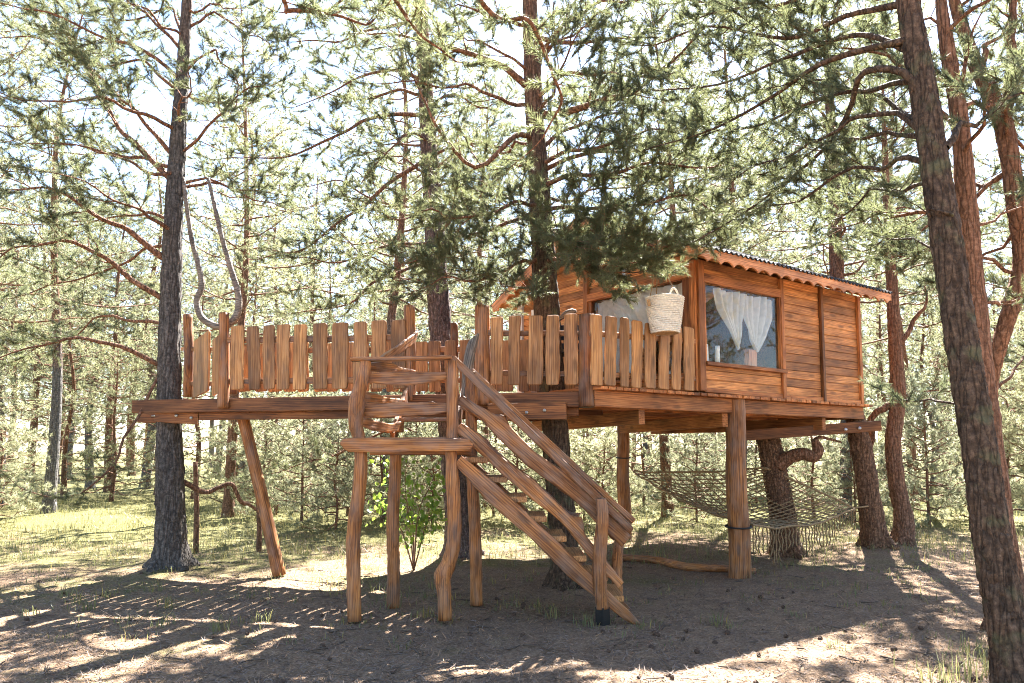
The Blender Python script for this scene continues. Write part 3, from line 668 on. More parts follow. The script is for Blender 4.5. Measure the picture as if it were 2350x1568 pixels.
fence('picket fence along the walkway front, left of the stairs', qW, nW,
      [pk(c4, 728, 815, 265, 695), pk(c4, 838, 918, 267, 697), pk(c4, 948, 1024, 260, 693), pk(c4, 1042, 1125, 255, 695), pk(c4, 1158, 1244, 255, 697),
       pk(c4, 1287, 1380, 247, 693), pk(c4, 1418, 1522, 243, 692), pk(c4, 1557, 1645, 237, 690), pk(c4, 1678, 1772, 228, 690), pk(c4, 1812, 1903, 225, 690)],
      [(*c4(690, 362), *c4(1940, 345), .075), (*c4(690, 640), *c4(1940, 632), .075)],
      [([(*c4(682, 180), .06), (*c4(684, 480), .03), (*c4(676, 820), -.02)], [.062, .066, .072]), ([(*c4(1935, 130), .07), (*c4(1938, 500), .07), (*c4(1932, 770), .06)], [.068, .07, .07])])
fence('picket fence between the stair opening and the deck corner', qW, nW,
      [pk(c5, 547, 628, 205, 662), pk(c5, 674, 752, 197, 665), pk(c5, 800, 898, 195, 663), pk(c5, 922, 1012, 192, 665), pk(c5, 1042, 1132, 183, 665)],
      [(*c5(480, 312), *c5(1200, 318), .062), (*c5(480, 584), *c5(1200, 590), .062)],
      [([(*c5(490, 130), .05), (*c5(492, 400), .05), (*c5(505, 800), .03)], [.085, .09, .1]), ([(*c5(1190, 190), .03), (*c5(1193, 480), .03), (*c5(1196, 812), -.03)], [.082, .085, .09])])
qF = Hs(0, -.085, 0)
fence('picket fence along the angled deck in front of the gable window', qF, nF,
      [pk(c5, 1226, 1300, 188, 667), pk(c5, 1322, 1395, 200, 670), pk(c5, 1418, 1475, 208, 677), pk(c5, 1503, 1570, 230, 685), pk(c5, 1592, 1662, 248, 687),
       pk(c5, 1690, 1755, 262, 694), pk(c5, 1780, 1836, 270, 699), pk(c5, 1855, 1920, 275, 703)],
      [(*c5(1215, 315), *c5(1925, 372), .062), (*c5(1215, 590), *c5(1925, 618), .062)], [])
qR = E1 + bW * (WD - .03)
fence('low rear fence of the walkway seen through the front pickets', qR, nW,
      [(u, 783 + (i * 37 % 9), 897 - (i * 3), 27) for i, u in enumerate(())] + [(530 + i * 33.5 + (i * 17 % 7) - 3, 786 - i * .5 + (i * 5 % 6), 899, 25 + (i * 3 % 5)) for i in range(24)],
      [(500, 806, 1330, 800, .08), (500, 876, 1330, 872, .07)],
      [([(535, 770, 0), (535, 840, 0), (535, 905, 0)], [.05, .055, .06]), ([(1042, 742, .05), (1043, 830, .05), (1043, 905, .05)], [.055, .06, .06])])
# short end fence at the left
pe0, pe1 = hit(*c4(684, 500), qW, nW), P(*c4(440, 500), 10.7); dE = (pe1 - pe0); dE.z = 0; nE = Vector((dE.y, -dE.x, 0)).normalized()
if nE.x > 0: nE = -nE
fence('short end fence of the walkway beside the grey trunk', pe0 + nE * .02, nE,
      [pk(c4, 485, 585, 330, 730), pk(c4, 612, 668, 335, 725)], [(*c4(392, 420), *c4(690, 424), .06), (*c4(412, 655), *c4(690, 658), .06)],
      [([(*c4(440, 195), .0), (*c4(446, 480), .0), (*c4(438, 745), .0)], [.07, .068, .066])], er=.045)

# bent antler branch fixed to the end post
hb = thing('bent_branch', 'weathered grey U-shaped branch rising above the fence post', 'branch', P(512, 750, 9.35))
uu = [(420, 408), (428, 470), (440, 550), (456, 610), (463, 655), (452, 690), (462, 728), (488, 746), (510, 750), (532, 738), (547, 712), (545, 668), (528, 610), (508, 540), (492, 470), (478, 410)]
yy = np.interp(np.arange(16), [0, 8, 15], [9.75, 9.36, 9.6])
tube('branch_wood', [P(u, v, y) for (u, v), y in zip(uu, yy)], [.026, .03, .036, .04, .044, .05, .046, .038, .03, .022], M['drift'], hb, sides=12, n=90, rough=.08, seed=5, ell=1.0)

# ------------------------------------------------------------------ landing and stairs
YN, YF, ZP = 6.92, 7.62, 1.725
land = thing('stair_landing', 'rustic landing platform with crooked log posts and wavy rails', 'landing', P(925, 1005, 7.2))
def post(pts, rad, Y, parent, seed, name='post'): return tube(name, [P(u, v, Y) for u, v in pts], rad, M['log'], parent, sides=16, n=60, rough=.11, seed=seed, zs=3.5)
post([c2(205, 55), c2(200, 120), c2(170, 230), c2(160, 290), c2(150, 400), c2(168, 480), c2(180, 600), c2(165, 800), c2(140, 1000), c2(140, 1200), c2(145, 1470)],
     [.052, .056, .062, .082, .068, .06, .062, .064, .066, .066, .064], YN, land, 1)
post([c2(673, 70), c2(672, 250), c2(672, 420), c2(665, 560), c2(672, 700), c2(682, 880), c2(680, 1040), c2(655, 1150), c2(622, 1230), c2(628, 1320), c2(632, 1465)],
     [.056, .056, .056, .056, .064, .068, .066, .070, .084, .066, .064], YN + .01, land, 2)
post([c2(368, 560), c2(360, 760), c2(350, 950), c2(355, 1150), c2(352, 1405)], [.062, .062, .066, .064, .066], YF, land, 3)
post([c3(1520, 590), c3(1525, 1190), c2(780, 700), c2(795, 1000), c2(803, 1385)], [.058, .06, .06, .062, .064], YF, land, 4)
# platform boards and the log-faced edge
xl, xr = P(790, 1005, YN).x, P(1075, 1005, YN).x
for i in range(6):
    y = YN + .06 + i * .132
    plank('floor_board', (xl + .12, y, ZP - .02), (xr - .04, y, ZP - .02), .12, .035, M['rail'], land, face=UP, bev=.005)
traced('edge_board', [c3(45, 1385), c3(90, 1345), c3(300, 1335), c3(900, 1338), c3(1500, 1345), c3(1545, 1395)], [c3(50, 1400), c3(110, 1485), c3(300, 1495), c3(700, 1500), c3(900, 1490), c3(1510, 1480), c3(1545, 1420)], YN - .075, .06, M['log'], land)
plank('bearer', (xl + .12, YF - .05, ZP - .11), (xr, YF - .05, ZP - .11), .13, .06, M['log'], land)
# wavy front rails and the flat hand rail
traced('wavy_rail', [c3(350, 625), c3(480, 605), c3(880, 592), c3(1260, 590)], [c3(350, 715), c3(560, 735), c3(800, 745), c3(1000, 715), c3(1260, 680)], YN + .07, .045, M['rail'], land)
traced('wavy_rail', [c3(290, 985), c3(420, 960), c3(690, 940), c3(715, 918), c3(760, 940), c3(1040, 935), c3(1075, 915), c3(1120, 938), c3(1265, 942)], [c3(290, 1085), c3(500, 1098), c3(800, 1088), c3(1060, 1080), c3(1265, 1045)], YN + .075, .05, M['rail'], land, n=40)
plank('hand_rail', P(*c3(175, 455), YN), P(*c3(1310, 432), YN), .035, .12, M['rail'], land, face=Vector((0, -1, 0)), wob=.002, n=8)
# left side: wavy planks running back to the walkway
ys, ye = YN + .05, 8.35
traced('side_rail', [c3(360, 490), c3(500, 478), c3(590, 482), c3(690, 535), c3(880, 578)], [c3(360, 585), c3(520, 598), c3(700, 590), c3(880, 592)], ys, .05, M['rail'], land, Y2=ye)
traced('side_rail', [c3(310, 810), c3(430, 830), c3(520, 875), c3(660, 895), c3(760, 898)], [c3(310, 935), c3(500, 945), c3(660, 945), c3(760, 930)], ys, .05, M['rail'], land, Y2=8.0)
traced('side_rail', [c3(280, 1098), c3(400, 1135), c3(520, 1165), c3(650, 1165), c3(755, 1142)], [c3(280, 1205), c3(420, 1250), c3(560, 1275), c3(740, 1275)], ys, .05, M['rail'], land, Y2=7.9)
traced('bark_plank', [c3(455, 430), c3(520, 365), c3(640, 300), c3(760, 225), c3(860, 165), c3(915, 122)], [c3(560, 440), c3(660, 415), c3(740, 380), c3(800, 325), c3(880, 270), c3(918, 150)], YN + .2, .04, M['rail'], land, Y2=8.4)
# two steps up to the walkway
for u_, w_ in ((*c3(800, 1000),), ):
    pass
for dx in (0., .66):
    s0, s1 = P(905, 1002, 7.66), P(934, 888, 8.52)
    plank('step_stringer', s0 + Vector((dx - .02, 0, -.03)), s1 + Vector((dx + .0, 0, -.06)), .16, .045, M['beam'], land, face=Vector((-1, 0, 0)))
for z_, y_ in ((1.93, 7.95), (2.11, 8.28)):
    x_ = P(918, 950, y_).x; plank('step', (x_ + .0, y_, z_), (x_ + .66, y_, z_), .2, .04, M['rail'], land, face=UP)

stair = thing('staircase', 'steep rustic wooden staircase with log rails and open treads', 'staircase', P(1400, 1420, 7.2))
str_top = [c2(690, 552), c2(900, 722), c2(1100, 918), c2(1330, 1128), c2(1450, 1250), c2(1610, 1405), c2(1712, 1508)]
str_bot = [c2(715, 655), c2(870, 832), c2(1100, 1032), c2(1300, 1232), c2(1450, 1352), c2(1590, 1462), c2(1700, 1512)]
sa = traced('stringer', str_top, str_bot, YN, .06, M['log'], stair, n=40)
def clone(o, dv, parent):
    c = o.copy(); COL.objects.link(c); c.parent = parent; c.matrix_basis = Matrix.Translation(dv) @ o.matrix_basis; return c
DYF = Vector((0, YF - YN - .02, 0))
clone(sa, DYF, stair)
for i in range(7):
    u, v = c2(815 + i * 106.5, 592 + i * 107); q = P(u, v, YN)
    if i == 6: u, v = c2(1555, 1345); q = P(u, v, YN)
    plank('tread', q + Vector((-.03, .03, -.02)), q + Vector((-.03, YF - YN - .03, -.02)), .225, .055, M['picket'], stair, face=UP, wob=.003, n=6)
u, v = c2(815 + 6.1 * 106.5, 592 + 6 * 107); q = P(u, v, YN)
plank('tread', q + Vector((-.03, .03, -.02)), q + Vector((-.03, YF - YN - .03, -.02)), .225, .055, M['picket'], stair, face=UP, wob=.003, n=6)
ra = traced('log_rail', [c2(704, 235), c2(780, 285), c2(885, 345), c2(935, 345), c2(960, 400), c2(1100, 545), c2(1260, 650), c2(1450, 810), c2(1620, 1000)],
            [c2(704, 318), c2(850, 395), c2(940, 500), c2(1100, 655), c2(1260, 765), c2(1440, 915), c2(1600, 1085)], YN + .07, .075, M['rail'], stair, n=46, bev=.014)
rb = traced('log_rail', [c2(703, 382), c2(800, 450), c2(900, 555), c2(1100, 700), c2(1250, 850), c2(1310, 900), c2(1362, 898), c2(1366, 980), c2(1450, 1090), c2(1582, 1250)],
            [c2(703, 465), c2(800, 555), c2(950, 690), c2(1100, 815), c2(1250, 935), c2(1320, 1010), c2(1400, 1110), c2(1480, 1200), c2(1578, 1305)], YN + .07, .075, M['rail'], stair, n=46, bev=.014)
clone(ra, DYF + Vector((.0, -.1, -.01)), stair); clone(rb, DYF + Vector((.02, -.1, -.01)), stair)
hr0, hr1 = P(*c3(1300, 425), YN), P(*c2(1640, 985), YN)
hr = plank('hand_rail', hr0, hr1, .075, .05, M['rail'], stair, face=Vector((0, -1, 0)), er=.03, wob=.003, n=20, bev=.008)
hf0, hf1 = P(*c3(1520, 572), YF), P(*c2(1650, 935), YF)
plank('hand_rail', hf0, hf1, .06, .05, M['rail'], stair, face=Vector((0, -1, 0)), er=.01, wob=.003, n=20, bev=.008)
npost = post([c2(1472, 812), c2(1482, 900), c2(1472, 1050), c2(1462, 1200), c2(1470, 1300), c2(1482, 1405)], [.05, .056, .062, .064, .06, .058], YN - .06, stair, 9)
fpst = post([c2(1575, 1020), c2(1560, 1150), c2(1560, 1330)], [.05, .055, .058], YF - .02, stair, 10)
ft0, ft1 = P(*c2(1481, 1395), YN - .06), P(*c2(1483, 1490), YN - .06)
tube('post_shoe', [ft0, ft1], .066, M['iron'], stair, sides=4, n=2, smooth=False)
# grey forked stick beside the opening
fs = thing('forked_stick', 'bleached forked stick standing beside the stair opening', 'stick', P(*c3(1480, 760), 7.75))
tube('stick', [P(*c3(1450, 900), 7.7), P(*c3(1480, 600), 7.74), P(*c3(1505, 420), 7.78), P(*c3(1530, 290), 7.8), P(*c3(1595, 180), 7.82)], [.045, .055, .06, .05, .02], M['drift'], fs, sides=10, n=24, rough=.08, seed=21)
tube('prong', [P(*c3(1540, 420), 7.78), P(*c3(1565, 300), 7.75), P(*c3(1605, 160), 7.72)], [.02, .025, .012], M['drift'], fs, sides=8, n=12, rough=.08, seed=22)
ds = thing('driftwood_stick', 'pale driftwood stick resting on the picket tops before the cabin', 'stick', P(1300, 725, 8.5))
tube('stick', [P(1282, 735, 8.6), P(1298, 722, 8.55), P(1312, 716, 8.5), P(1322, 714, 8.48)], [.02, .04, .04, .02], M['drift'], ds, sides=10, n=14, rough=.08, seed=23)

# black folding chair behind the pickets
ch = thing('metal_chair', 'black metal folding chair behind the deck pickets', 'chair', P(1318, 893, 8.9)); cb = Vector(ch.location); cb.z = ZD
for dx, dy in ((-.2, -.2), (.2, -.2)):
    tube('leg', [cb + Vector((dx, -.2, 0)), cb + Vector((dx, .18, .5))], .012, M['iron'], ch, sides=8, n=3)
    tube('leg', [cb + Vector((dx, .2, 0)), cb + Vector((dx, -.2, .45)), cb + Vector((dx, -.24, .5))], .012, M['iron'], ch, sides=8, n=6)
    tube('back_post', [cb + Vector((dx, .16, .45)), cb + Vector((dx, .26, .9))], .012, M['iron'], ch, sides=8, n=3)
for i in range(4): plank('seat_slat', cb + Vector((-.21, -.17 + i * .105, .47)), cb + Vector((.21, -.17 + i * .105, .47)), .085, .018, M['iron'], ch, face=UP)
for i in range(3): plank('back_slat', cb + Vector((-.21, .2 + i * .03, .6 + i * .12)), cb + Vector((.21, .2 + i * .03, .6 + i * .12)), .08, .018, M['iron'], ch, face=Vector((0, -1, .2)))

# ------------------------------------------------------------------ hanging basket
BY = 8.25; bc = P(1527, 765, BY)
bk = thing('hanging_basket', 'white woven basket hanging on cords before the gable window', 'basket', bc)
rt, rb_, hh = 43 / FPX * BY, 31 / FPX * BY, 84 / FPX * BY
V, F, o = [], [], 0
rows, sid = 20, 40
for k in range(rows):         # coiled rows of rope
    f = (k + .5) / rows; r = rb_ + (rt - rb_) * f ** .85; z = hh * f; rr = hh / rows * .58
    ang = np.linspace(0, 2 * np.pi, sid + 1)[:-1]
    pth = np.stack([r * np.cos(ang), r * np.sin(ang), z + .004 * np.sin(ang * 3 + k)], 1)
    for i, (x, y, zz) in enumerate(pth):
        for j in range(6):
            a = j / 6 * 2 * math.pi; rj = rr * (1 + .22 * math.sin(i * 2.2 + k * 1.7)); V.append((x * (1 + rj * math.cos(a) / r), y * (1 + rj * math.cos(a) / r), zz + rj * math.sin(a)))
    for i in range(sid):
        for j in range(6):
            a, b_ = o + i * 6 + j, o + i * 6 + (j + 1) % 6; c_, d_ = o + ((i + 1) % sid) * 6 + (j + 1) % 6, o + ((i + 1) % sid) * 6 + j; F.append((a, b_, c_, d_))
    o += sid * 6
link('woven_side', mesh('woven_side', V, F, [M['wicker']], smooth=True), Matrix.Translation(bc), bk)
tube('basket_base', [bc - UP * .004, bc + UP * .012, bc + UP * .03], [rb_ * .97, rb_ * 1.02, rb_], M['cork'], bk, sides=32, n=4, smooth=False)
hook = P(1509, 588, BY)
for i, (uu_, vv_) in enumerate(((1488, 690), (1513, 682), (1556, 690))):
    e = P(uu_, vv_, BY); dy = (-.08, .17, -.05)[i]; e.y += dy
    tube('cord', [hook, hook.lerp(e, .5) + UP * -.004, e], .006, M['rope'], bk, sides=6, n=8)
hd = P(1545, 682, BY); 
for sgn, (a, b_) in ((1, ((1533, 686), (1560, 686))),):
    tube('handle', [P(a[0], a[1], BY - .17), P(1541, 666, BY - .16), P(1550, 664, BY - .16), P(b_[0], b_[1], BY - .15)], .012, M['wicker'], bk, sides=8, n=16)
tube('leather_tab', [P(1488, 688, BY - .12), P(1490, 702, BY - .125)], .018, M['cork'], bk, sides=4, n=2, smooth=False)

# ------------------------------------------------------------------ rope net
net = thing('rope_net', 'knotted rope hammock net slung between posts under the cabin', 'hammock net', P(1720, 1210, 9.6))
N00, N10, N11, N01 = P(1452, 1080, 13.1), P(1722, 1207, 9.55), P(1962, 1166, 11.1), P(1756, 1072, 11.3)
def netp(a, b_):
    p = N00 * (1 - a) * (1 - b_) + N10 * a * (1 - b_) + N11 * a * b_ + N01 * (1 - a) * b_
    p.z -= .16 * math.sin(math.pi * a) * math.sin(math.pi * b_) + .13 * math.sin(math.pi * b_) * a + .10 * math.sin(math.pi * a) * (1 - b_) + .06 * math.sin(math.pi * b_) * (1 - a)
    q = p * 3; p += Vector((mnoise.noise(q), mnoise.noise(q + Vector((9, 0, 0))), mnoise.noise(q + Vector((0, 9, 0))))) * .03
    return p
def ropes(name, lines, r, mat, parent, sides=5):
    Vs, Fs, o = [], [], 0
    for ln in lines:
        V_, F_ = tube_arrays(np.array([tuple(p) for p in ln]), r, sides); Vs.append(V_); Fs.append(F_ + o); o += len(V_)
    V_ = np.vstack(Vs); o0 = V_[0].copy()
    return link(name, mesh(name, V_ - o0, np.vstack(Fs), [mat], smooth=True), Matrix.Translation(o0), parent)
lines = []
for i in range(1, 22): lines.append([netp(i / 22, j / 26) for j in range(27)])
for j in range(1, 15): lines.append([netp(i / 26, j / 15) for i in range(27)])
tag(ropes('netting', lines, .0095, M['rope'], net), kind='stuff')
for e in ([netp(i / 24, 0) for i in range(25)], [netp(1, i / 24) for i in range(25)], [netp(1 - i / 24, 1) for i in range(25)], [netp(0, 1 - i / 24) for i in range(25)]):
    ropes('edge_rope', [e], .016, M['rope'], net, 7)
fr_ = random.Random(4)
for i in range(34):
    b_ = (i + .5) / 34; p = netp(1, b_); L = (.42 if b_ < .3 else .34 if b_ < .8 else .22) * fr_.uniform(.75, 1.15)
    L = min(L, p.z - gz(p.x, p.y) - .02)
    pts = [p + Vector((.02 * math.sin(3 * k + i), .02 * math.cos(2.3 * k + i), -L * k / 4)) for k in range(5)]
    tube('fringe_rope', pts, .009, M['rope'], net, sides=5, n=10)
for c_, z_ in ((H1, 0), (H2, 0)):
    pass
def lash(center, r, z, mat, label):
    ring = [Vector((center.x + r * math.cos(a), center.y + r * math.sin(a), z + .01 * math.sin(a))) for a in np.linspace(0, 2 * math.pi, 20)]
    tube('lashing', ring, .012, mat, net, sides=6, n=40)
lash(ongr(H1), .16, N10.z, M['rubber'], ''); lash(ongr(H2), .125, 1.47, M['rubber'], '')
tube('tie_rope', [P(1430, 1054, 13.25), P(1452, 1078, 13.1)], .014, M['rope'], net, sides=6, n=3)
tube('tie_rope', [N11, P(1992, 1162, 11.2)], .014, M['rope'], net, sides=6, n=3)
lg = thing('fallen_branch', 'crooked dead branch lying on the ground beside the log post', 'branch', ongr(P(1560, 1292, 10)))
tube('branch_wood', [ongr(P(1418, 1272, 10.9)) + UP * .05, ongr(P(1500, 1280, 10.6)) + UP * .05, ongr(P(1580, 1298, 10.1)) + UP * .04, ongr(P(1650, 1303, 9.9)) + UP * .05, ongr(P(1735, 1310, 9.75)) + UP * .03],
     [.05, .055, .06, .05, .04], M['log'], lg, sides=10, n=30, rough=.12, seed=31)

# ------------------------------------------------------------------ pines
class Crown:
    """collects limbs, twigs and needle tufts of one crown (or one branch) into a single mesh"""
    def __init__(s, seed, needles=16, nl=.062, nw=.0042, shoot=.10, tubes=True):
        s.r = np.random.default_rng(seed); s.V, s.F4, s.o = [], [], 0; s.seg = []; s.tp, s.td = [], []
        s.n, s.nl, s.nw, s.shoot = needles, nl, nw, shoot
    def limb(s, pts, r0, l2=1.0, sp2=.125, sp3=.065, start=.22, lift=.25, r1=.006, jit=.04, tuft3=(.5, .8, 1.), sides=7, droop=0., flat=.8, n=None):
        r = s.r; pts = np.array([tuple(p) for p in pts], float)
        L = np.linalg.norm(np.diff(pts, axis=0), axis=1).sum(); n = n or max(8, int(L / .12))
        path = catmull(pts, n)
        if jit:
            w = np.linspace(0, 1, n)[:, None]; ph = r.uniform(0, 6.28, (2, 3)); fr = r.uniform(5, 13, (2, 3))
            path = path + jit * np.minimum(1, 3 * w) * (np.sin(w * fr[0] + ph[0]) - np.sin(ph[0]) + .5 * (np.sin(2 * w * fr[1] + ph[1]) - np.sin(ph[1])))
        rad = r1 + (r0 - r1) * (1 - np.linspace(0, 1, n)) ** 1.1
        V, F = tube_arrays(path, rad, sides); s.V.append(V); s.F4.append(F + s.o); s.o += len(V)
        cum = np.r_[0, np.cumsum(np.linalg.norm(np.diff(path, axis=0), axis=1))]; L = cum[-1]
        side = 1; q = start * L + r.uniform(0, sp2)
        while q < L:
            x = q / L; i = min(n - 2, np.searchsorted(cum, q) - 1); i = max(i, 0); f = (q - cum[i]) / (cum[i + 1] - cum[i] + 1e-9)
            p = path[i] * (1 - f) + path[i + 1] * f; t = path[i + 1] - path[i]; t /= np.linalg.norm(t) + 1e-9
            sv = np.cross(t, [0, 0, 1.]); sv /= np.linalg.norm(sv) + 1e-6; uv = np.cross(sv, t)
            d = t * r.uniform(.45, .8) + sv * side * flat * r.uniform(.6, 1.1) + uv * r.normal(.12, .33); d /= np.linalg.norm(d)
            s.spray(p, d, l2 * (1 - .6 * x) * r.uniform(.55, 1.2), max(.004, rad[i] * .4), sp3, lift, tuft3)
            side = -side; q += sp2 * r.uniform(.6, 1.4)
        s.spray(path[-1], path[-1] - path[-2], .35, r1, sp3, lift, tuft3)
    def spray(s, p, d, L, r0, sp3=.085, lift=.25, tuft3=(.5, .8, 1.)):
        r = s.r; d = d / (np.linalg.norm(d) + 1e-9); k = 5; q = p.copy(); pl = [q]; step = L / (k - 1); dd = d
        for i in range(k - 1):
            dd = dd + np.array([0, 0, lift * .28]) + r.normal(0, .16, 3); dd /= np.linalg.norm(dd); q = q + dd * step; pl.append(q)
        pl = np.array(pl)
        for i in range(k - 1): s.seg.append((pl[i], pl[i + 1], r0 * (1 - i / k), r0 * (1 - (i + 1) / k)))
        m = max(2, int(L / sp3)); f = r.uniform(.2, 1, m) * (k - 1); f[0] = k - 1 - 1e-4; i = f.astype(int); g_ = (f - i)[:, None]
        base = pl[i] * (1 - g_) + pl[i + 1] * g_; td = pl[i + 1] - pl[i]; td /= np.linalg.norm(td, axis=1)[:, None] + 1e-9
        dr = td * .65 + r.normal(0, .55, (m, 3)) + np.array([0, 0, .18 * lift / .25]); dr /= np.linalg.norm(dr, axis=1)[:, None]
        ln = r.uniform(.09, .26, m) * (.6 + .4 * min(1, L)); tip = base + dr * ln[:, None]
        for a, b_ in zip(base, tip): s.seg.append((a, b_, .0035, .002))
        for w in tuft3: s.tp.append(base + dr * (ln * w)[:, None]); s.td.append(dr)
    def build(s, name, mats, far=False):
        V, F = list(s.V), list(s.F4); o = s.o
        if s.seg:
            a = np.array([x[0] for x in s.seg]); b_ = np.array([x[1] for x in s.seg]); ra = np.array([x[2] for x in s.seg]); rb = np.array([x[3] for x in s.seg])
            t = b_ - a; t /= np.linalg.norm(t, axis=1)[:, None] + 1e-9
            u = np.cross(t, np.array([.31, .87, .38])); u /= np.linalg.norm(u, axis=1)[:, None] + 1e-9; w = np.cross(t, u)
            ring = []
            for q, rr in ((a, ra), (b_, rb)):
                for k in range(3):
                    an = k * 2.0944; ring.append(q + rr[:, None] * (math.cos(an) * u + math.sin(an) * w))
            SV = np.stack(ring, 1).reshape(-1, 3); m = len(a); bi = (np.arange(m) * 6)[:, None] + o
            SF = np.concatenate([np.stack([bi[:, 0] + k, bi[:, 0] + (k + 1) % 3, bi[:, 0] + 3 + (k + 1) % 3, bi[:, 0] + 3 + k], 1) for k in range(3)])
            V.append(SV); F.append(SF); o += len(SV)
        F4 = np.vstack(F); tri4 = np.vstack([F4[:, [0, 1, 2]], F4[:, [0, 2, 3]]]); nb = len(tri4)
        r = s.r; tp = np.vstack(s.tp); td = np.vstack(s.td); m, k = len(tp), s.n
        td = td / (np.linalg.norm(td, axis=1)[:, None] + 1e-9)
        P0 = np.repeat(tp, k, 0); D = np.repeat(td, k, 0)
        R = r.normal(0, 1, (m * k, 3)); R -= D * (R * D).sum(1)[:, None]; R /= np.linalg.norm(R, axis=1)[:, None] + 1e-9
        al = r.uniform(.35, 1.0, m * k)[:, None]; nd = D * np.cos(al) + R * np.sin(al)
        base = P0 - D * (r.uniform(0, 1, m * k) * s.shoot)[:, None]; ln = s.nl * r.uniform(.65, 1.15, m * k)[:, None]
        wv = np.cross(nd, r.normal(0, 1, (m * k, 3))); wv /= np.linalg.norm(wv, axis=1)[:, None] + 1e-9
        NV = np.stack([base - wv * s.nw / 2, base + wv * s.nw / 2, base + nd * ln], 1).reshape(-1, 3)
        NF = (np.arange(m * k * 3) + o).reshape(-1, 3)
        tint = np.r_[np.zeros(nb), np.repeat(np.clip(r.beta(2, 2, m) * .8 + (r.uniform(0, 1, m) > .96) * .25, 0, 1), k)]
        mid = np.r_[np.zeros(nb, int), np.ones(m * k, int)]
        return mesh(name, np.vstack(V + [NV]), np.vstack([tri4, NF]), mats, mid, tint=tint)
NEAR = dict(needles=34, nl=.07, nw=.0045, shoot=.14)
TREES = {}
def trunk_tree(key, label, pts, rads, mat, n=150, sides=34, rough=.10, name='pine_tree', group=None):
    b0 = Vector(pts[0]); g0 = ongr(b0); r = thing(name, label, 'tree', g0, group)
    pts = [Vector((b0.x, b0.y, g0.z - .15))] + [Vector(p) for p in pts[1:]]
    path = catmull(pts, n); rr = np.interp(np.linspace(0, 1, n), np.linspace(0, 1, len(rads)), rads)
    hgt = path[:, 2] - g0.z; rr = rr * (1 + .42 * np.exp(-np.maximum(0, hgt) / .16))          # root flare
    V, F = tube_arrays(path, rr, sides, rough, sum(map(ord, key)) % 97, 6.0, ridge=.14)
    ang_ = np.arctan2(V[:, 1] - np.repeat(path[:, 1], sides), V[:, 0] - np.repeat(path[:, 0], sides)); hh_ = np.repeat(np.maximum(0, hgt), sides)
    lob = 1 + .38 * np.exp(-hh_ / .14) * np.maximum(0, np.sin(ang_ * 5 + len(label))); ctr = np.repeat(path[:, :2], sides, 0); V[:, :2] = ctr + (V[:, :2] - ctr) * lob[:, None]
    V -= np.array(tuple(g0)); F = [tuple(int(i) for i in f) for f in F] + cap_faces(n, sides)
    link('trunk', mesh('trunk', V, F, [mat], smooth=True), Matrix.Translation(g0), r)
    TREES[key] = r; return r
def add_limb(key, px, r0=.035, seed=0, mat='bark_red', **kw):
    """one limb of a pine: its own part, bark and needles together"""
    pts = [P(*p) if len(p) == 3 and not isinstance(p, Vector) else p for p in px]
    c = Crown(seed * 7 + 1, **NEAR); c.limb([p - pts[0] for p in pts], r0, **kw)
    return link('branch', c.build('branch', [M[mat], M['needle']]), Matrix.Translation(pts[0]), TREES[key])
def top_crown(key, z0, z1, axis_pts, nl, reach, seed, needles=12):
    """unseen boughs of the crown above the picture, put in for shading"""
    c = Crown(seed, needles=needles, nl=.075, nw=.010, shoot=.12); r = c.r; o = np.array(tuple(TREES[key].location))
    ax = np.array([tuple(p) for p in axis_pts])
    for i in range(nl):
        z = z0 + (z1 - z0) * (i + .5) / nl; b = np.array([np.interp(z, ax[:, 2], ax[:, k]) for k in (0, 1)] + [z]); a = i * 2.4 + r.uniform(-.4, .4)
        L = reach * (1 - .55 * (z - z0) / (z1 - z0)) * r.uniform(.7, 1.15); d = np.array([math.cos(a), math.sin(a), .25])
        c.limb([b - o, b - o + d * L * .5, b - o + d * L + np.array([0, 0, .12 * L])], .03, l2=1.0, sp2=.26, sp3=.12, sides=5, tuft3=(.6, 1.))
    link('crown', c.build('crown', [M['bark_red'], M['needle']]), Matrix.Translation(TREES[key].location), TREES[key])

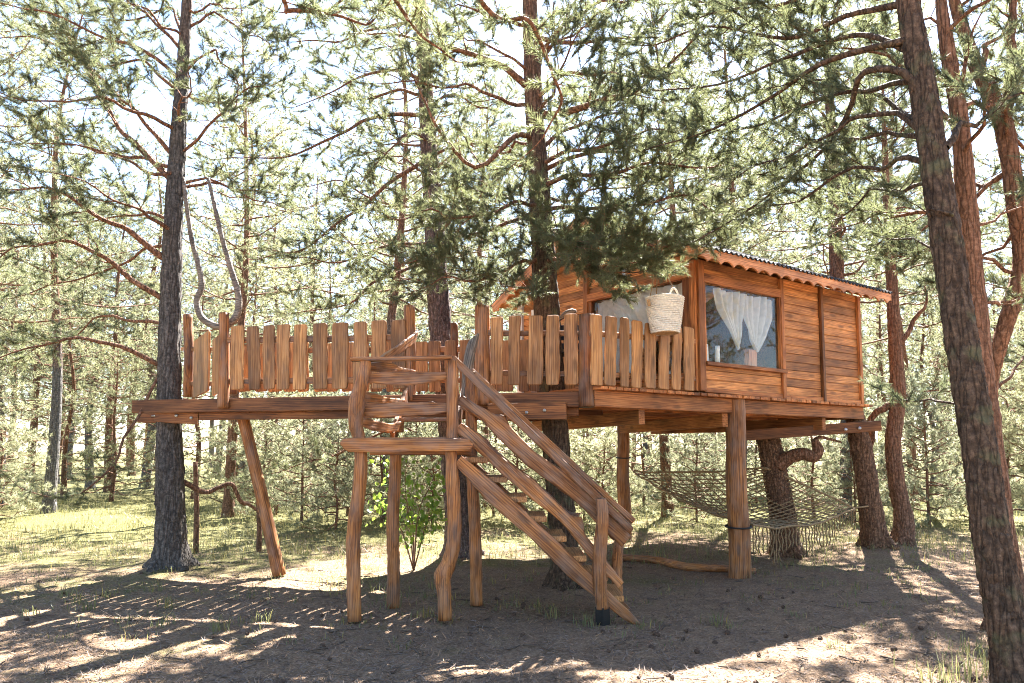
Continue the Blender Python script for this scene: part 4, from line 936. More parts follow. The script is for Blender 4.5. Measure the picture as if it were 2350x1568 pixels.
# T1: grey trunk at the left end of the walkway
t1 = [T1B, P(391, 1150, 9.75), P(388, 900, 9.75), P(394, 600, 9.75), P(407, 350, 9.75), P(418, 180, 9.75), P(430, -10, 9.75), P(440, -300, 9.75)]
trunk_tree('t1', 'grey barked pine holding up the left end of the walkway', t1, [.19, .175, .15, .125, .105, .085, .065, .03], M['bark'])
Y = 9.75
for i, (px, r0, kw) in enumerate((
    ([(390, 602, Y), (300, 545, 9.5), (210, 490, 9.2), (110, 442, 8.9), (-30, 430, 8.5)], .05, dict(start=.35, l2=1.1)),
    ([(380, 690, Y), (280, 625, 9.5), (175, 562, 9.2), (80, 560, 9.0), (-30, 605, 8.8)], .042, dict(start=.3, l2=1.1)),
    ([(375, 842, Y), (300, 806, 9.5), (200, 790, 9.2), (100, 795, 9), (-30, 840, 8.7)], .038, dict(start=.4, l2=.9)),
    ([(399, 420, Y), (320, 330, 9.9), (262, 262, 10), (195, 150, 10.2), (90, 85, 10.4), (0, 70, 10.5)], .045, dict(start=.3, l2=1.15)),
    ([(402, 362, Y), (335, 295, 9.6), (272, 235, 9.5), (210, 150, 9.4), (130, 60, 9.3)], .034, dict(start=.3)),
    ([(414, 210, Y), (340, 165, 9.9), (250, 150, 10.1), (130, 165, 10.3)], .028, dict(start=.25)),
    ([(420, 120, Y), (350, 40, 9.8), (290, -20, 9.8), (200, -60, 9.9)], .028, dict(start=.2)),
    ([(410, 355, Y), (480, 290, 9.6), (545, 225, 9.5), (600, 200, 9.4)], .024, dict(start=.3)),
    ([(405, 425, Y), (480, 410, 9.9), (560, 440, 10.1), (650, 470, 10.2)], .022, dict(start=.3, l2=.8)),
    ([(425, 70, Y), (480, 30, 9.8), (560, 60, 9.8), (620, 120, 9.8)], .022, dict(start=.2)),
    ([(396, 510, Y), (330, 475, 9.9), (250, 500, 10.2), (150, 520, 10.4)], .026, dict(start=.3)),
    ([(376, 745, Y), (290, 722, 10), (210, 735, 10.3), (110, 800, 10.5)], .026, dict(start=.35, l2=.8)),
    ([(372, 850, Y), (318, 955, 9.4), (262, 1070, 9.1), (160, 1142, 8.9), (60, 1118, 8.8)], .022, dict(start=.5, l2=.6, lift=.1)),
    ([(420, 170, Y), (480, 130, 9.6), (520, 160, 9.5), (545, 260, 9.4)], .02, dict(start=.3, l2=.7)),
    ([(405, 395, Y), (350, 400, 9.4), (280, 360, 9.1), (180, 330, 8.9), (60, 340, 8.8)], .028, dict(start=.4)),
    ([(408, 300, Y), (340, 260, 9.3), (240, 230, 9.0), (120, 240, 8.7), (0, 220, 8.5)], .03, dict(start=.2)),
    ([(416, 190, Y), (340, 110, 9.4), (240, 70, 9.2), (120, 30, 9.0), (0, 0, 8.9)], .03, dict(start=.2)),
    ([(424, 90, Y), (380, 20, 10.1), (300, 40, 10.4), (180, 20, 10.6)], .026, dict(start=.2)),
    ([(388, 560, Y), (320, 580, 10.1), (220, 640, 10.4), (110, 660, 10.6), (0, 690, 10.7)], .024, dict(start=.3)),
)): add_limb('t1', px, r0, seed=100 + i, **kw)
# T2: reddish trunk behind the stair opening
Y = 10.7
t2 = [T2B, P(1048, 1150, Y), P(1030, 950, Y), P(1010, 740, Y), P(995, 500, Y), P(982, 300, Y), P(972, 120, Y), P(962, -60, Y), P(955, -300, Y)]
trunk_tree('t2', 'reddish pine trunk rising behind the stair opening', t2, [.185, .18, .175, .165, .14, .12, .10, .085, .03], M['bark_plum'])
for i, (px, r0, kw) in enumerate((
    ([(990, 365, Y), (900, 405, 10.5), (800, 480, 10.3), (700, 555, 10), (600, 585, 9.8)], .04, dict(start=.35)),
    ([(1000, 560, Y), (880, 560, 10.3), (780, 605, 10), (690, 590, 9.8)], .03, dict(start=.3)),
    ([(1002, 600, Y), (900, 620, 10.4), (800, 690, 10.1), (700, 705, 9.9)], .03, dict(start=.35)),
    ([(985, 265, Y), (880, 262, 10.6), (790, 305, 10.5), (660, 356, 10.3), (510, 365, 10.1)], .038, dict(start=.4)),
    ([(978, 190, Y), (900, 160, 10.5), (800, 180, 10.3), (680, 240, 10.1)], .035, dict(start=.25)),
    ([(970, 60, Y), (880, 60, 10.5), (770, 100, 10.3), (660, 90, 10)], .03, dict(start=.25)),
    ([(992, 430, Y), (1060, 420, 10.9), (1130, 440, 11), (1200, 430, 11)], .022, dict(start=.3)),
    ([(980, 250, Y), (1050, 220, 10.9), (1120, 240, 11), (1190, 220, 11)], .025, dict(start=.3)),
    ([(985, 330, Y), (940, 300, 10.2), (900, 330, 9.9), (840, 420, 9.7)], .024, dict(start=.3)),
    ([(1005, 660, Y), (940, 640, 10.2), (860, 650, 9.9)], .022, dict(start=.3)),
    ([(975, 120, Y), (1030, 60, 10.8), (1110, 30, 10.9)], .022, dict(start=.3)),
    ([(1045, 905, Y), (900, 960, 10.6), (760, 1030, 10.5), (620, 1085, 10.4)], .026, dict(start=.6, l2=.5)),
    ([(965, 0, Y), (860, -10, 10.4), (740, 30, 10.1), (620, 20, 9.9)], .03, dict(start=.2)),
    ([(980, 220, Y), (900, 220, 10.9), (800, 230, 11.1), (690, 210, 11.3)], .03, dict(start=.25)),
    ([(995, 480, Y), (900, 470, 10.9), (800, 420, 11.1), (700, 430, 11.3)], .026, dict(start=.25)),
    ([(988, 400, Y), (1060, 340, 10.4), (1130, 330, 10.2), (1200, 370, 10)], .022, dict(start=.25)),
)): add_limb('t2', px, r0, seed=200 + i, **kw)
# T3: dark trunk growing through the deck
Y = 8.75
t3 = [T3B, P(1290, 1200, Y), P(1272, 960, Y), P(1255, 720, Y), P(1243, 520, Y), P(1230, 320, Y), P(1220, 120, Y), P(1214, -60, Y), P(1205, -400, Y)]
trunk_tree('t3', 'dark barked pine growing up through the deck beside the cabin', t3, [.165, .16, .155, .15, .135, .115, .10, .085, .03], M['bark_low'])
CL = dict(start=.15, l2=1.0, sp2=.085, sp3=.05)
for i, (px, r0, kw) in enumerate((
    ([(1220, 205, Y), (1150, 160, 8.6), (1050, 110, 8.4), (940, 95, 8.2), (830, 80, 8)], .05, dict(start=.3)),
    ([(1232, 265, Y), (1330, 250, 8.5), (1430, 215, 8.2), (1540, 130, 7.9), (1640, 80, 7.7)], .055, dict(start=.25)),
    ([(1225, 180, Y), (1262, 120, 8.9), (1310, 40, 9), (1340, -40, 9.1)], .04, dict(start=.25)),
    ([(1228, 315, Y), (1180, 312, 8.5), (1085, 364, 8.2), (1010, 300, 8), (965, 230, 7.9), (930, 110, 7.8)], .04, dict(start=.35, l2=.8)),
    ([(1240, 430, Y), (1320, 402, 8.4), (1420, 392, 8), (1540, 378, 7.6), (1680, 372, 7.3)], .034, CL),
    ([(1238, 380, Y), (1330, 340, 8.3), (1450, 310, 7.8), (1560, 300, 7.5)], .03, CL),
    ([(1243, 490, Y), (1160, 500, 8.6), (1060, 540, 8.4), (930, 590, 8.2)], .032, CL),
    ([(1246, 590, Y), (1180, 610, 8.4), (1080, 640, 8.1), (950, 655, 7.9)], .03, CL),
    ([(1244, 540, Y), (1300, 560, 8.3), (1400, 578, 7.9), (1500, 582, 7.6), (1600, 576, 7.4)], .03, CL),
    ([(1246, 600, Y), (1310, 600, 8.2), (1400, 612, 7.9), (1480, 605, 7.7)], .026, CL),
    ([(1243, 480, Y), (1330, 480, 8.3), (1440, 490, 7.9), (1560, 470, 7.6), (1660, 500, 7.3)], .03, CL),
    ([(1248, 640, Y), (1200, 655, 8.5), (1130, 650, 8.3)], .02, CL),
    ([(1236, 360, Y), (1150, 400, 9), (1080, 440, 9.2), (1000, 470, 9.3)], .022, dict(start=.3)),
    ([(1215, 60, Y), (1130, 40, 8.5), (1030, 20, 8.3)], .03, dict(start=.25)),
    ([(1216, 80, Y), (1320, 110, 8.5), (1420, 100, 8.2), (1520, 40, 8)], .035, dict(start=.25)),
    ([(1242, 470, Y), (1180, 470, 8.2), (1090, 500, 7.8), (990, 480, 7.5), (900, 520, 7.3)], .026, CL),
    ([(1240, 450, Y), (1310, 460, 9.0), (1400, 440, 9.2), (1500, 430, 9.3)], .024, dict(start=.3)),
    ([(1222, 150, Y), (1290, 60, 8.6), (1400, 20, 8.4), (1520, -10, 8.2)], .03, dict(start=.2)),
    ([(1226, 230, Y), (1310, 170, 8.3), (1420, 160, 7.9), (1560, 190, 7.5)], .03, dict(start=.2)),
    ([(1236, 345, Y), (1330, 290, 9.0), (1450, 255, 9.2), (1570, 250, 9.4)], .03, dict(start=.2)),
    ([(1226, 240, Y), (1130, 230, 8.4), (1040, 190, 8.1), (900, 200, 7.8)], .028, dict(start=.25)),
    ([(1246, 588, Y), (1300, 600, 8.4), (1380, 618, 8.1), (1470, 628, 7.9)], .022, CL),
    ([(1244, 530, Y), (1330, 535, 8.3), (1420, 548, 7.9), (1520, 560, 7.6), (1610, 556, 7.4)], .024, CL),
    ([(1244, 520, Y), (1262, 530, 8.3), (1290, 545, 7.9), (1310, 580, 7.6)], .02, CL),
)): add_limb('t3', px, r0, seed=300 + i, **kw)
# T4: big leaning trunk at the right edge
t4 = [ongr(P(2345, 1600, 4.75)), P(2318, 1480, 4.8), P(2278, 1250, 4.9), P(2240, 980, 5.0), P(2200, 740, 5.1), P(2155, 440, 5.2), P(2118, 200, 5.3), P(2080, -20, 5.4), P(2020, -400, 5.6)]
trunk_tree('t4', 'big leaning pine trunk at the right edge of the clearing', t4, [.118, .113, .109, .105, .102, .096, .09, .08, .05], M['bark_low'], sides=46, n=240)
for i, (px, r0, kw) in enumerate((
    ([(2115, 235, 5.28), (2075, 160, 5.3), (1985, 160, 5.5), (1945, 240, 5.8), (1885, 335, 6.1), (1790, 425, 6.5), (1690, 495, 6.9), (1590, 555, 7.3)], .034, dict(start=.45, l2=.8, jit=.02)),
    ([(2085, 92, 5.35), (1980, 115, 5.6), (1880, 145, 5.9), (1770, 215, 6.3), (1640, 290, 6.7), (1500, 340, 7.1)], .032, dict(start=.3, l2=.8, jit=.02)),
    ([(2135, 310, 5.25), (2050, 270, 5.5), (1950, 300, 5.8), (1830, 355, 6.2), (1690, 420, 6.6)], .026, dict(start=.3, l2=.7)),
    ([(2145, 345, 5.25), (2080, 312, 5.5), (2000, 312, 5.8), (1880, 350, 6.2), (1750, 400, 6.6)], .024, dict(start=.3, l2=.7)),
    ([(2150, 385, 5.2), (2060, 352, 5.5), (1980, 385, 5.8), (1860, 435, 6.2), (1730, 470, 6.6)], .026, dict(start=.3, l2=.7)),
    ([(2075, 10, 5.4), (1960, 30, 5.8), (1800, 70, 6.3), (1640, 60, 6.8), (1480, 90, 7.2)], .03, dict(start=.25, l2=.8)),
    ([(2200, 600, 5.1), (2140, 570, 5.4), (2060, 560, 5.8), (1960, 575, 6.2)], .014, dict(start=.5, l2=.35)),
    ([(2175, 500, 5.1), (2150, 499, 5.15), (2112, 500, 5.2)], .018, dict(start=.9, l2=.08, n=8)),
    ([(2170, 340, 5.2), (2220, 290, 5.3), (2290, 250, 5.4), (2400, 220, 5.5)], .03, dict(start=.4, l2=.5)),
    ([(2240, 900, 5.0), (2160, 905, 5.3), (2070, 925, 5.8)], .014, dict(start=.6, l2=.3)),
    ([(2060, -60, 5.5), (1900, -40, 5.9), (1750, 20, 6.4), (1600, 30, 6.8)], .03, dict(start=.2, l2=.9)),
    ([(2105, 185, 5.3), (2000, 205, 5.7), (1880, 235, 6.1), (1740, 300, 6.6), (1600, 320, 7.0)], .026, dict(start=.2)),
    ([(2092, 120, 5.35), (1960, 75, 5.8), (1810, 120, 6.3), (1650, 175, 6.8), (1500, 195, 7.2)], .028, dict(start=.2)),
    ([(2070, -20, 5.45), (1930, -10, 6.1), (1780, 0, 6.8), (1600, -10, 7.4), (1430, 10, 7.8)], .028, dict(start=.2)),
    ([(2125, 290, 5.25), (2040, 235, 5.8), (1960, 210, 6.4), (1850, 190, 7.0), (1720, 215, 7.6)], .024, dict(start=.2)),
    ([(2160, 430, 5.2), (2080, 430, 5.9), (2000, 450, 6.6), (1900, 500, 7.4)], .02, dict(start=.25, l2=.8)),
)): add_limb('t4', px, r0, seed=400 + i, mat='bark_low', **kw)
top_crown('t4', 5.6, 8.5, t4[6:], 6, 1.7, 44)  # random unseen boughs above the frame, added for their shade
# pine standing behind the camera whose sunlit twigs hang in from above
t10 = [Vector((-2.6, -1.8, 0)), Vector((-2.55, -1.75, 2.5)), Vector((-2.5, -1.7, 5)), Vector((-2.45, -1.7, 8))]
trunk_tree('t10', 'pine whose sunlit twigs hang in from the top edge before the other trees', t10, [.16, .14, .11, .05], M['bark_low'], n=50)
for i, (pts, r0, kw) in enumerate((
    ([Vector((-2.5, -1.7, 4.2)), Vector((-2.2, 0.5, 4.35)), P(560, -90, 3.3), P(700, 20, 3.6), P(860, 62, 3.9)], .022, dict(start=.66, l2=.32, sp2=.09)),
    ([Vector((-2.5, -1.7, 4.6)), Vector((-1.0, 0.4, 4.7)), P(1080, -120, 3.5), P(1240, 60, 3.8), P(1275, 210, 4.1), P(1262, 300, 4.2)], .022, dict(start=.72, l2=.26, sp2=.10)),
    ([Vector((-2.5, -1.7, 4.4)), Vector((-1.6, 0.6, 4.5)), P(850, -120, 3.4), P(960, 40, 3.7), P(1040, 120, 4.0)], .018, dict(start=.72, l2=.28, sp2=.10)),
)): add_limb('t10', pts, r0, seed=950 + i, **kw)
# T5, T6: red stems behind the big trunk
t5 = [ongr(P(2300, 1380, 6.6)), P(2290, 1150, 6.6), P(2255, 850, 6.6), P(2232, 620, 6.6), P(2218, 450, 6.6), P(2200, 260, 6.6), P(2172, 100, 6.6), P(2158, -20, 6.6), P(2150, -250, 6.6)]
trunk_tree('t5', 'slim red pine stem just behind the big leaning trunk', t5, [.105, .1, .09, .085, .085, .075, .06, .045, .03], M['bark_red'], sides=18)
for i, (px, r0, kw) in enumerate((
    ([(2200, 260, 6.6), (2225, 210, 6.6), (2232, 130, 6.6), (2260, 20, 6.6)], .04, dict(start=.5, l2=.5)),
    ([(2205, 300, 6.6), (2160, 240, 6.7), (2120, 180, 6.8), (2060, 130, 7)], .03, dict(start=.4)),
    ([(2225, 520, 6.6), (2290, 500, 6.8), (2400, 470, 7)], .02, dict(start=.3)),
    ([(2240, 700, 6.6), (2300, 680, 6.9), (2390, 700, 7.1)], .02, dict(start=.3)),
    ([(2220, 480, 6.6), (2160, 560, 6.9), (2080, 600, 7.3)], .018, dict(start=.4, l2=.6)),
)): add_limb('t5', px, r0, seed=500 + i, **kw)
t6 = [ongr(P(2330, 1290, 8.2)), P(2285, 1050, 8), P(2272, 880, 7.8), P(2310, 740, 7.6), P(2345, 600, 7.5), P(2328, 440, 7.4), P(2300, 280, 7.4), P(2240, 150, 7.4), P(2195, 20, 7.4), P(2150, -150, 7.4)]
trunk_tree('t6', 'forked red pine bending at the right edge of the picture', t6, [.09, .085, .08, .075, .085, .09, .09, .07, .055, .04], M['bark_red'], sides=18)
for i, (px, r0, kw) in enumerate((
    ([(2300, 280, 7.4), (2322, 200, 7.4), (2338, 80, 7.4), (2350, -60, 7.4)], .085, dict(start=.7, l2=.6, r1=.03)),
    ([(2245, 160, 7.4), (2275, 110, 7.4), (2330, 30, 7.5)], .04, dict(start=.3, l2=.5)),
    ([(2320, 390, 7.4), (2230, 440, 7.6), (2140, 520, 7.8), (2050, 540, 8)], .03, dict(start=.35, l2=.7)),
    ([(2335, 520, 7.5), (2260, 590, 7.7), (2160, 640, 8)], .022, dict(start=.35, l2=.6)),
    ([(2330, 680, 7.6), (2400, 620, 7.8), (2480, 600, 8)], .022, dict(start=.3)),
    ([(2280, 900, 7.8), (2340, 820, 8), (2420, 780, 8.2)], .02, dict(start=.3)),
    ([(2310, 300, 7.4), (2380, 330, 7.6), (2470, 310, 7.8)], .025, dict(start=.3)),
)): add_limb('t6', px, r0, seed=600 + i, **kw)
# T7: leaning trunk under the cross beam, T8: slim curved stem, T9: stout trunk under the cabin
t7 = [T7B, P(2000, 1180, 11.4), P(1982, 1060, 11.4), P(1966, 975, 11.4), P(1948, 880, 11.9), P(1925, 700, 12.6), P(1915, 480, 13), P(1905, 250, 13.2), P(1895, 50, 13.3)]
trunk_tree('t7', 'leaning pine trunk bolted to the beam at the cabin corner', t7, [.175, .165, .155, .145, .13, .12, .11, .08, .04], M['bark_brown'])
for i, (px, r0, kw) in enumerate((
    ([(1922, 640, 12.7), (1980, 600, 12.6), (2060, 570, 12.5)], .03, dict(start=.4, l2=.7)),
    ([(1915, 480, 13), (1850, 420, 12.8), (1780, 400, 12.6)], .03, dict(start=.3)),
    ([(1912, 430, 13), (1990, 390, 12.9), (2070, 410, 12.8)], .03, dict(start=.3)),
    ([(1905, 300, 13.2), (1830, 250, 13), (1750, 230, 12.8)], .03, dict(start=.3)),
    ([(1903, 220, 13.2), (1980, 160, 13), (2050, 170, 12.8)], .03, dict(start=.3)),
    ([(1898, 120, 13.2), (1830, 60, 13), (1760, 80, 12.8)], .03, dict(start=.2)),
    ([(1896, 60, 13.3), (1950, 0, 13), (2030, 10, 12.8)], .03, dict(start=.2)),
)): add_limb('t7', px, r0, seed=700 + i, **kw)
t8 = [ongr(P(2068, 1262, 11.9)), P(2075, 1200, 11.9), P(2058, 1110, 11.9), P(2050, 1020, 11.9), P(2060, 900, 11.9), P(2052, 750, 11.9), P(2044, 600, 11.9), P(2036, 480, 11.9), P(2030, 330, 11.9), P(2026, 200, 11.9)]
trunk_tree('t8', 'slim curved red pine stem right of the cabin corner', t8, [.15, .14, .125, .12, .12, .10, .085, .06, .045, .02], M['bark_red'], sides=16)
for i, (px, r0, kw) in enumerate((
    ([(2058, 920, 11.9), (2020, 945, 12), (2005, 1000, 12.1), (1992, 1060, 12.1)], .06, dict(start=.95, l2=.1, r1=.05)),
    ([(2052, 800, 11.9), (2100, 750, 11.8), (2125, 700, 11.7), (2138, 620, 11.7)], .055, dict(start=.6, l2=.6)),
    ([(2056, 930, 11.9), (2110, 905, 11.6), (2200, 885, 11.2)], .035, dict(start=.5, l2=.5)),
    ([(2047, 640, 11.9), (2090, 600, 11.9), (2160, 570, 11.9)], .03, dict(start=.3, l2=.7)),
    ([(2040, 540, 11.9), (1990, 500, 12), (1930, 510, 12.1)], .022, dict(start=.3, l2=.6)),
    ([(2035, 470, 11.9), (2080, 420, 11.8), (2140, 430, 11.7)], .022, dict(start=.3, l2=.7)),
    ([(2030, 330, 11.9), (1980, 290, 12), (1930, 300, 12)], .02, dict(start=.2, l2=.7)),
    ([(2028, 300, 11.9), (2070, 250, 11.9), (2120, 240, 12)], .02, dict(start=.2, l2=.7)),
)): add_limb('t8', px, r0, seed=800 + i, **kw)
t9 = [ongr(P(1806, 1275, 11.3)), P(1795, 1180, 11.35), P(1782, 1100, 11.4), P(1768, 1030, 11.4), P(1758, 985, 11.4)]
trunk_tree('t9', 'stout pine trunk under the cabin behind the rope net', t9, [.19, .185, .18, .175, .165], M['bark_brown'])
s9 = [P(1785, 1068, 11.3), P(1812, 1050, 11.2), P(1840, 1042, 11.1), P(1868, 1047, 11.05), P(1878, 1030, 11.05), P(1868, 1008, 11.05)]
tube('branch_stub', s9, [.12, .1, .095, .09, .075, .05], M['bark_red'], TREES['t9'], sides=14, n=30, rough=.1, seed=3, align=False)
tube('branch_stub', [P(1870, 1010, 11.05), P(1885, 1004, 11.1), P(1930, 1015, 11.3)], [.03, .025, .015], M['bark_red'], TREES['t9'], sides=8, n=14, rough=.1, seed=4, align=False)

# boughs all round the near stems, filling their crowns
def ring_boughs(key, axis_pts, z0, z1, n, L0, seed, **kw):
    r = random.Random(seed); ax = np.array([tuple(p) for p in axis_pts])
    for i in range(n):
        z = z0 + (z1 - z0) * (i + r.random()) / n; b = Vector((np.interp(z, ax[:, 2], ax[:, 0]), np.interp(z, ax[:, 2], ax[:, 1]), z)); a = seed + i * 2.4 + r.uniform(-.4, .4)
        L = L0 * r.uniform(.65, 1.2) * (1 - .35 * (z - z0) / (z1 - z0)); e = r.uniform(-.05, .35); d = Vector((math.cos(a), math.sin(a), e))
        add_limb(key, [b, b + d * L * .45 + UP * .05 * L, b + d * L + UP * r.uniform(-.1, .15) * L], .012 + .010 * L, seed=seed * 50 + i, **kw)
ring_boughs('t1', t1, 4.3, 8.0, 7, 1.8, 61); ring_boughs('t2', t2, 4.4, 6.6, 5, 1.8, 62); ring_boughs('t3', t3, 4.9, 6.6, 6, 1.9, 63)
ring_boughs('t5', t5, 3.6, 6.4, 6, 1.4, 65); ring_boughs('t6', t6, 3.4, 6.6, 7, 1.5, 66); ring_boughs('t7', t7, 5.2, 9.5, 9, 1.9, 67); ring_boughs('t8', t8, 4.2, 7.6, 8, 1.5, 68)

# bare crooked bough low on the grey trunk, thin dead stems and a pole behind the net
tube('bare_bough', [P(392, 1095, 9.8), P(425, 1108, 9.9), P(470, 1130, 10.1), P(500, 1120, 10.2), P(532, 1112, 10.3), P(552, 1150, 10.4), P(575, 1160, 10.5), P(605, 1185, 10.6)], [.04, .036, .034, .03, .028, .03, .022, .012], M['bark_red'], TREES['t1'], sides=10, n=50, rough=.1, seed=41, align=False)
for (u0, v0, u1, v1, y_, lab) in ((450, 1266, 448, 1060, 11.6, 'thin red dead stem beside the grey trunk'), (594, 1262, 592, 1150, 11.7, 'thin red dead stem behind the slanting pole'), (1692, 1225, 1688, 1015, 13.0, 'thin bare pole standing behind the rope net')):
    g0 = ongr(P(u0, v0, y_)); o = thing('dead_stem', lab, 'stem', g0)
    tube('stem', [g0 - UP * .05, g0.lerp(P(u1, v1, y_), .5) + Vector((.015, 0, 0)), P(u1, v1, y_)], [.045, .04, .034], M['bark_red'], o, sides=10, n=16, rough=.08, seed=int(u0), align=False)

# ------------------------------------------------------------------ forest beyond
def copy_tree(o, loc, rz, sc, label, group):
    c = o.copy(); COL.objects.link(c); c.location = loc; c.rotation_euler = (0, 0, rz); c.scale = (sc,) * 3
    c['label'] = label; c['group'] = group
    for ch in o.children: k = ch.copy(); COL.objects.link(k); k.parent = c
    return c
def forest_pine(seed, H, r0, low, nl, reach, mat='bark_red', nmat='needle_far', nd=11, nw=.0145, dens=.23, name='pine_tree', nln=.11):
    root = thing(name, 'pine', 'tree'); r = random.Random(seed)
    sw = [(r.uniform(-.02, .02) * H, r.uniform(-.02, .02) * H) for _ in range(4)]
    ax = [Vector((0, 0, -.1))] + [Vector((sw[i][0], sw[i][1], H * (i + 1) / 4)) for i in range(4)]
    path = catmull(ax, 26); V, F = tube_arrays(path, np.linspace(r0, .015, 26) * (1 + .35 * np.exp(-np.linspace(0, H, 26) / .2)), 10, .06, seed, 4)
    link('trunk', mesh('trunk', V, F, [M[mat]], smooth=True), None, root)
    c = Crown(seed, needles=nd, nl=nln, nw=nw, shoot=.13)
    for i in range(nl):
        f = (i + .5) / nl; z = low + (H * .99 - low) * f ** .9; b = np.array([np.interp(z, path[:, 2], path[:, 0]), np.interp(z, path[:, 2], path[:, 1]), z]); a = i * 2.4 + r.uniform(-.5, .5)
        L = reach * (1 - f) ** .62 * r.uniform(.6, 1.15) + .25; e = r.uniform(-.15, .3) + .5 * f; d = np.array([math.cos(a), math.sin(a), e])
        c.limb([b, b + d * L * .5 + np.array([0, 0, -.04 * L]), b + d * L * np.array([1, 1, .8]) + np.array([0, 0, .08 * L])], .012 + .02 * (1 - f) * r0 / .15, l2=.42 * reach ** .8, sp2=dens * .8, sp3=.11, sides=4, tuft3=(.5, 1.), start=.2, n=8)
    link('crown', c.build('crown', [M['twig'], M[nmat]]), None, root)
    return root
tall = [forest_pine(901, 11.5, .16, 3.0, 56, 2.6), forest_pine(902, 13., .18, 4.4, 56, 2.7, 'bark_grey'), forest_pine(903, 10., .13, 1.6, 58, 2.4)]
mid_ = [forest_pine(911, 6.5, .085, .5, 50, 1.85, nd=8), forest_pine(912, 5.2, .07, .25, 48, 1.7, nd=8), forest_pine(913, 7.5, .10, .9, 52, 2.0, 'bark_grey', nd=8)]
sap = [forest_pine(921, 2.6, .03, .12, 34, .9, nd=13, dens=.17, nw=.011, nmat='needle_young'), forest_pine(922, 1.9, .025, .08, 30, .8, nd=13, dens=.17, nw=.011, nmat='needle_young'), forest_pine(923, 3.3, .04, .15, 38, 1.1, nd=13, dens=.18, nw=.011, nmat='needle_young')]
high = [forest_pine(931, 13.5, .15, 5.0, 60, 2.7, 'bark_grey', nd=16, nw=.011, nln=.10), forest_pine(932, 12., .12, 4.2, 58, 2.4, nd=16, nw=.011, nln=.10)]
used = set()
def place(src, x, y, sc, label, group, rz=None):
    rz = rnd.uniform(0, 6.28) if rz is None else rz; loc = (x, y, gz(x, y) - .02)
    if id(src) not in used:
        used.add(id(src)); src.location = loc; src.rotation_euler = (0, 0, rz); src.scale = (sc,) * 3; src['label'] = label; src['group'] = group; return src
    return copy_tree(src, loc, rz, sc, label, group)
fr2 = random.Random(77)
def px_x(u, y): return (u - CU) / FPX * y
L_TALL, G_TALL = 'tall pine standing in the open forest beyond the clearing', 'tall forest pines'
L_MID, G_MID = 'half grown pine with low boughs behind the treehouse', 'half grown pines'
L_SAP, G_SAP = 'young pine sapling growing at the back of the clearing', 'pine saplings'
G_HIGH = 'high crowned pines behind the treehouse'
for u, y, k, s, lab in ((-90, 15, 1, 1., 'bare stemmed pine just outside the left edge of the picture'), (130, 18.5, 0, 1., 'tall bare stemmed pine left of the grey trunk at the walkway end'), (540, 17.5, 1, 1.05, 'bare stemmed pine behind the U-shaped branch'),
                        (885, 17.5, 0, 1., 'bare stemmed pine behind the fence left of the stair opening'), (1130, 19.5, 1, 1., 'bare stemmed pine between the reddish trunk and the dark trunk'), (1530, 17.5, 1, 1.1, 'bare stemmed pine behind the cabin, its base seen beyond the net'),
                        (1690, 20, 0, 1.1, 'tall bare stemmed pine hidden behind the cabin roof'), (1925, 17, 0, 1., 'bare stemmed pine rising over the right end of the cabin roof'), (2100, 19, 1, 1.1, 'bare stemmed pine behind the slim curved stem'), (2420, 15, 1, 1., 'bare stemmed pine just outside the right edge of the picture')):
    place(high[k], px_x(u, y) + fr2.uniform(-.2, .2), y, s, lab, G_HIGH)
for u, y, k, s in ((60, 27, 0, 1.), (120, 34, 1, 1.05), (205, 31, 1, 1.), (245, 28, 0, 1.), (345, 30, 1, 1.1), (610, 33, 1, 1.1),
                   (920, 34, 0, 1.2), (1010, 30, 1, 1.2), (1260, 31, 1, 1.2), (1620, 32, 0, 1.3), (1760, 34, 1, 1.3),
                   (2160, 29, 1, 1.2), (2420, 30, 1, 1.2), (-120, 28, 0, 1.), (20, 42, 0, 1.2), (170, 40, 1, 1.1), (260, 44, 1, 1.1), (400, 42, 0, 1.2)):
    place(tall[k if fr2.random() < .7 else 2], px_x(u, y) + fr2.uniform(-.3, .3), y, s, L_TALL, G_TALL)
for i in range(60):
    y = 37 + 38 * (i / 60) + fr2.uniform(-2, 2); u = (i * 733 % 2750) - 200 + fr2.uniform(-40, 40)
    place(tall[i % 3], px_x(u, y), y, fr2.uniform(1.25, 1.65), 'tall pine in the deep forest, one of the farthest rows', 'farthest forest pines')
for u, y, k, s in ((20, 21, 2, 1.), (150, 24, 0, 1.1), (-60, 20, 1, 1.1), (450, 24, 0, 1.1), (560, 27, 2, 1.2), (650, 22.5, 1, 1.1), (760, 26, 2, 1.2), (860, 23, 0, 1.), (950, 28, 1, 1.4), (1010, 24, 2, 1.),
                   (1110, 28, 0, 1.3), (1200, 24.5, 2, 1.), (1310, 27, 0, 1.2), (1410, 30, 1, 1.5), (1490, 26.5, 2, 1.1), (1590, 29, 0, 1.4), (1680, 27, 1, 1.4), (1770, 30, 2, 1.3), (1860, 26.5, 0, 1.2), (1950, 29, 1, 1.5),
                   (2050, 26, 0, 1.2), (2140, 28, 2, 1.2), (2220, 23, 1, 1.1), (2300, 26, 0, 1.2), (2390, 22, 1, 1.1), (2470, 25, 2, 1.1), (350, 26, 1, 1.1), (250, 23, 1, .95)):
    place(mid_[k], px_x(u, y) + fr2.uniform(-.3, .3), y, s, L_MID, G_MID)
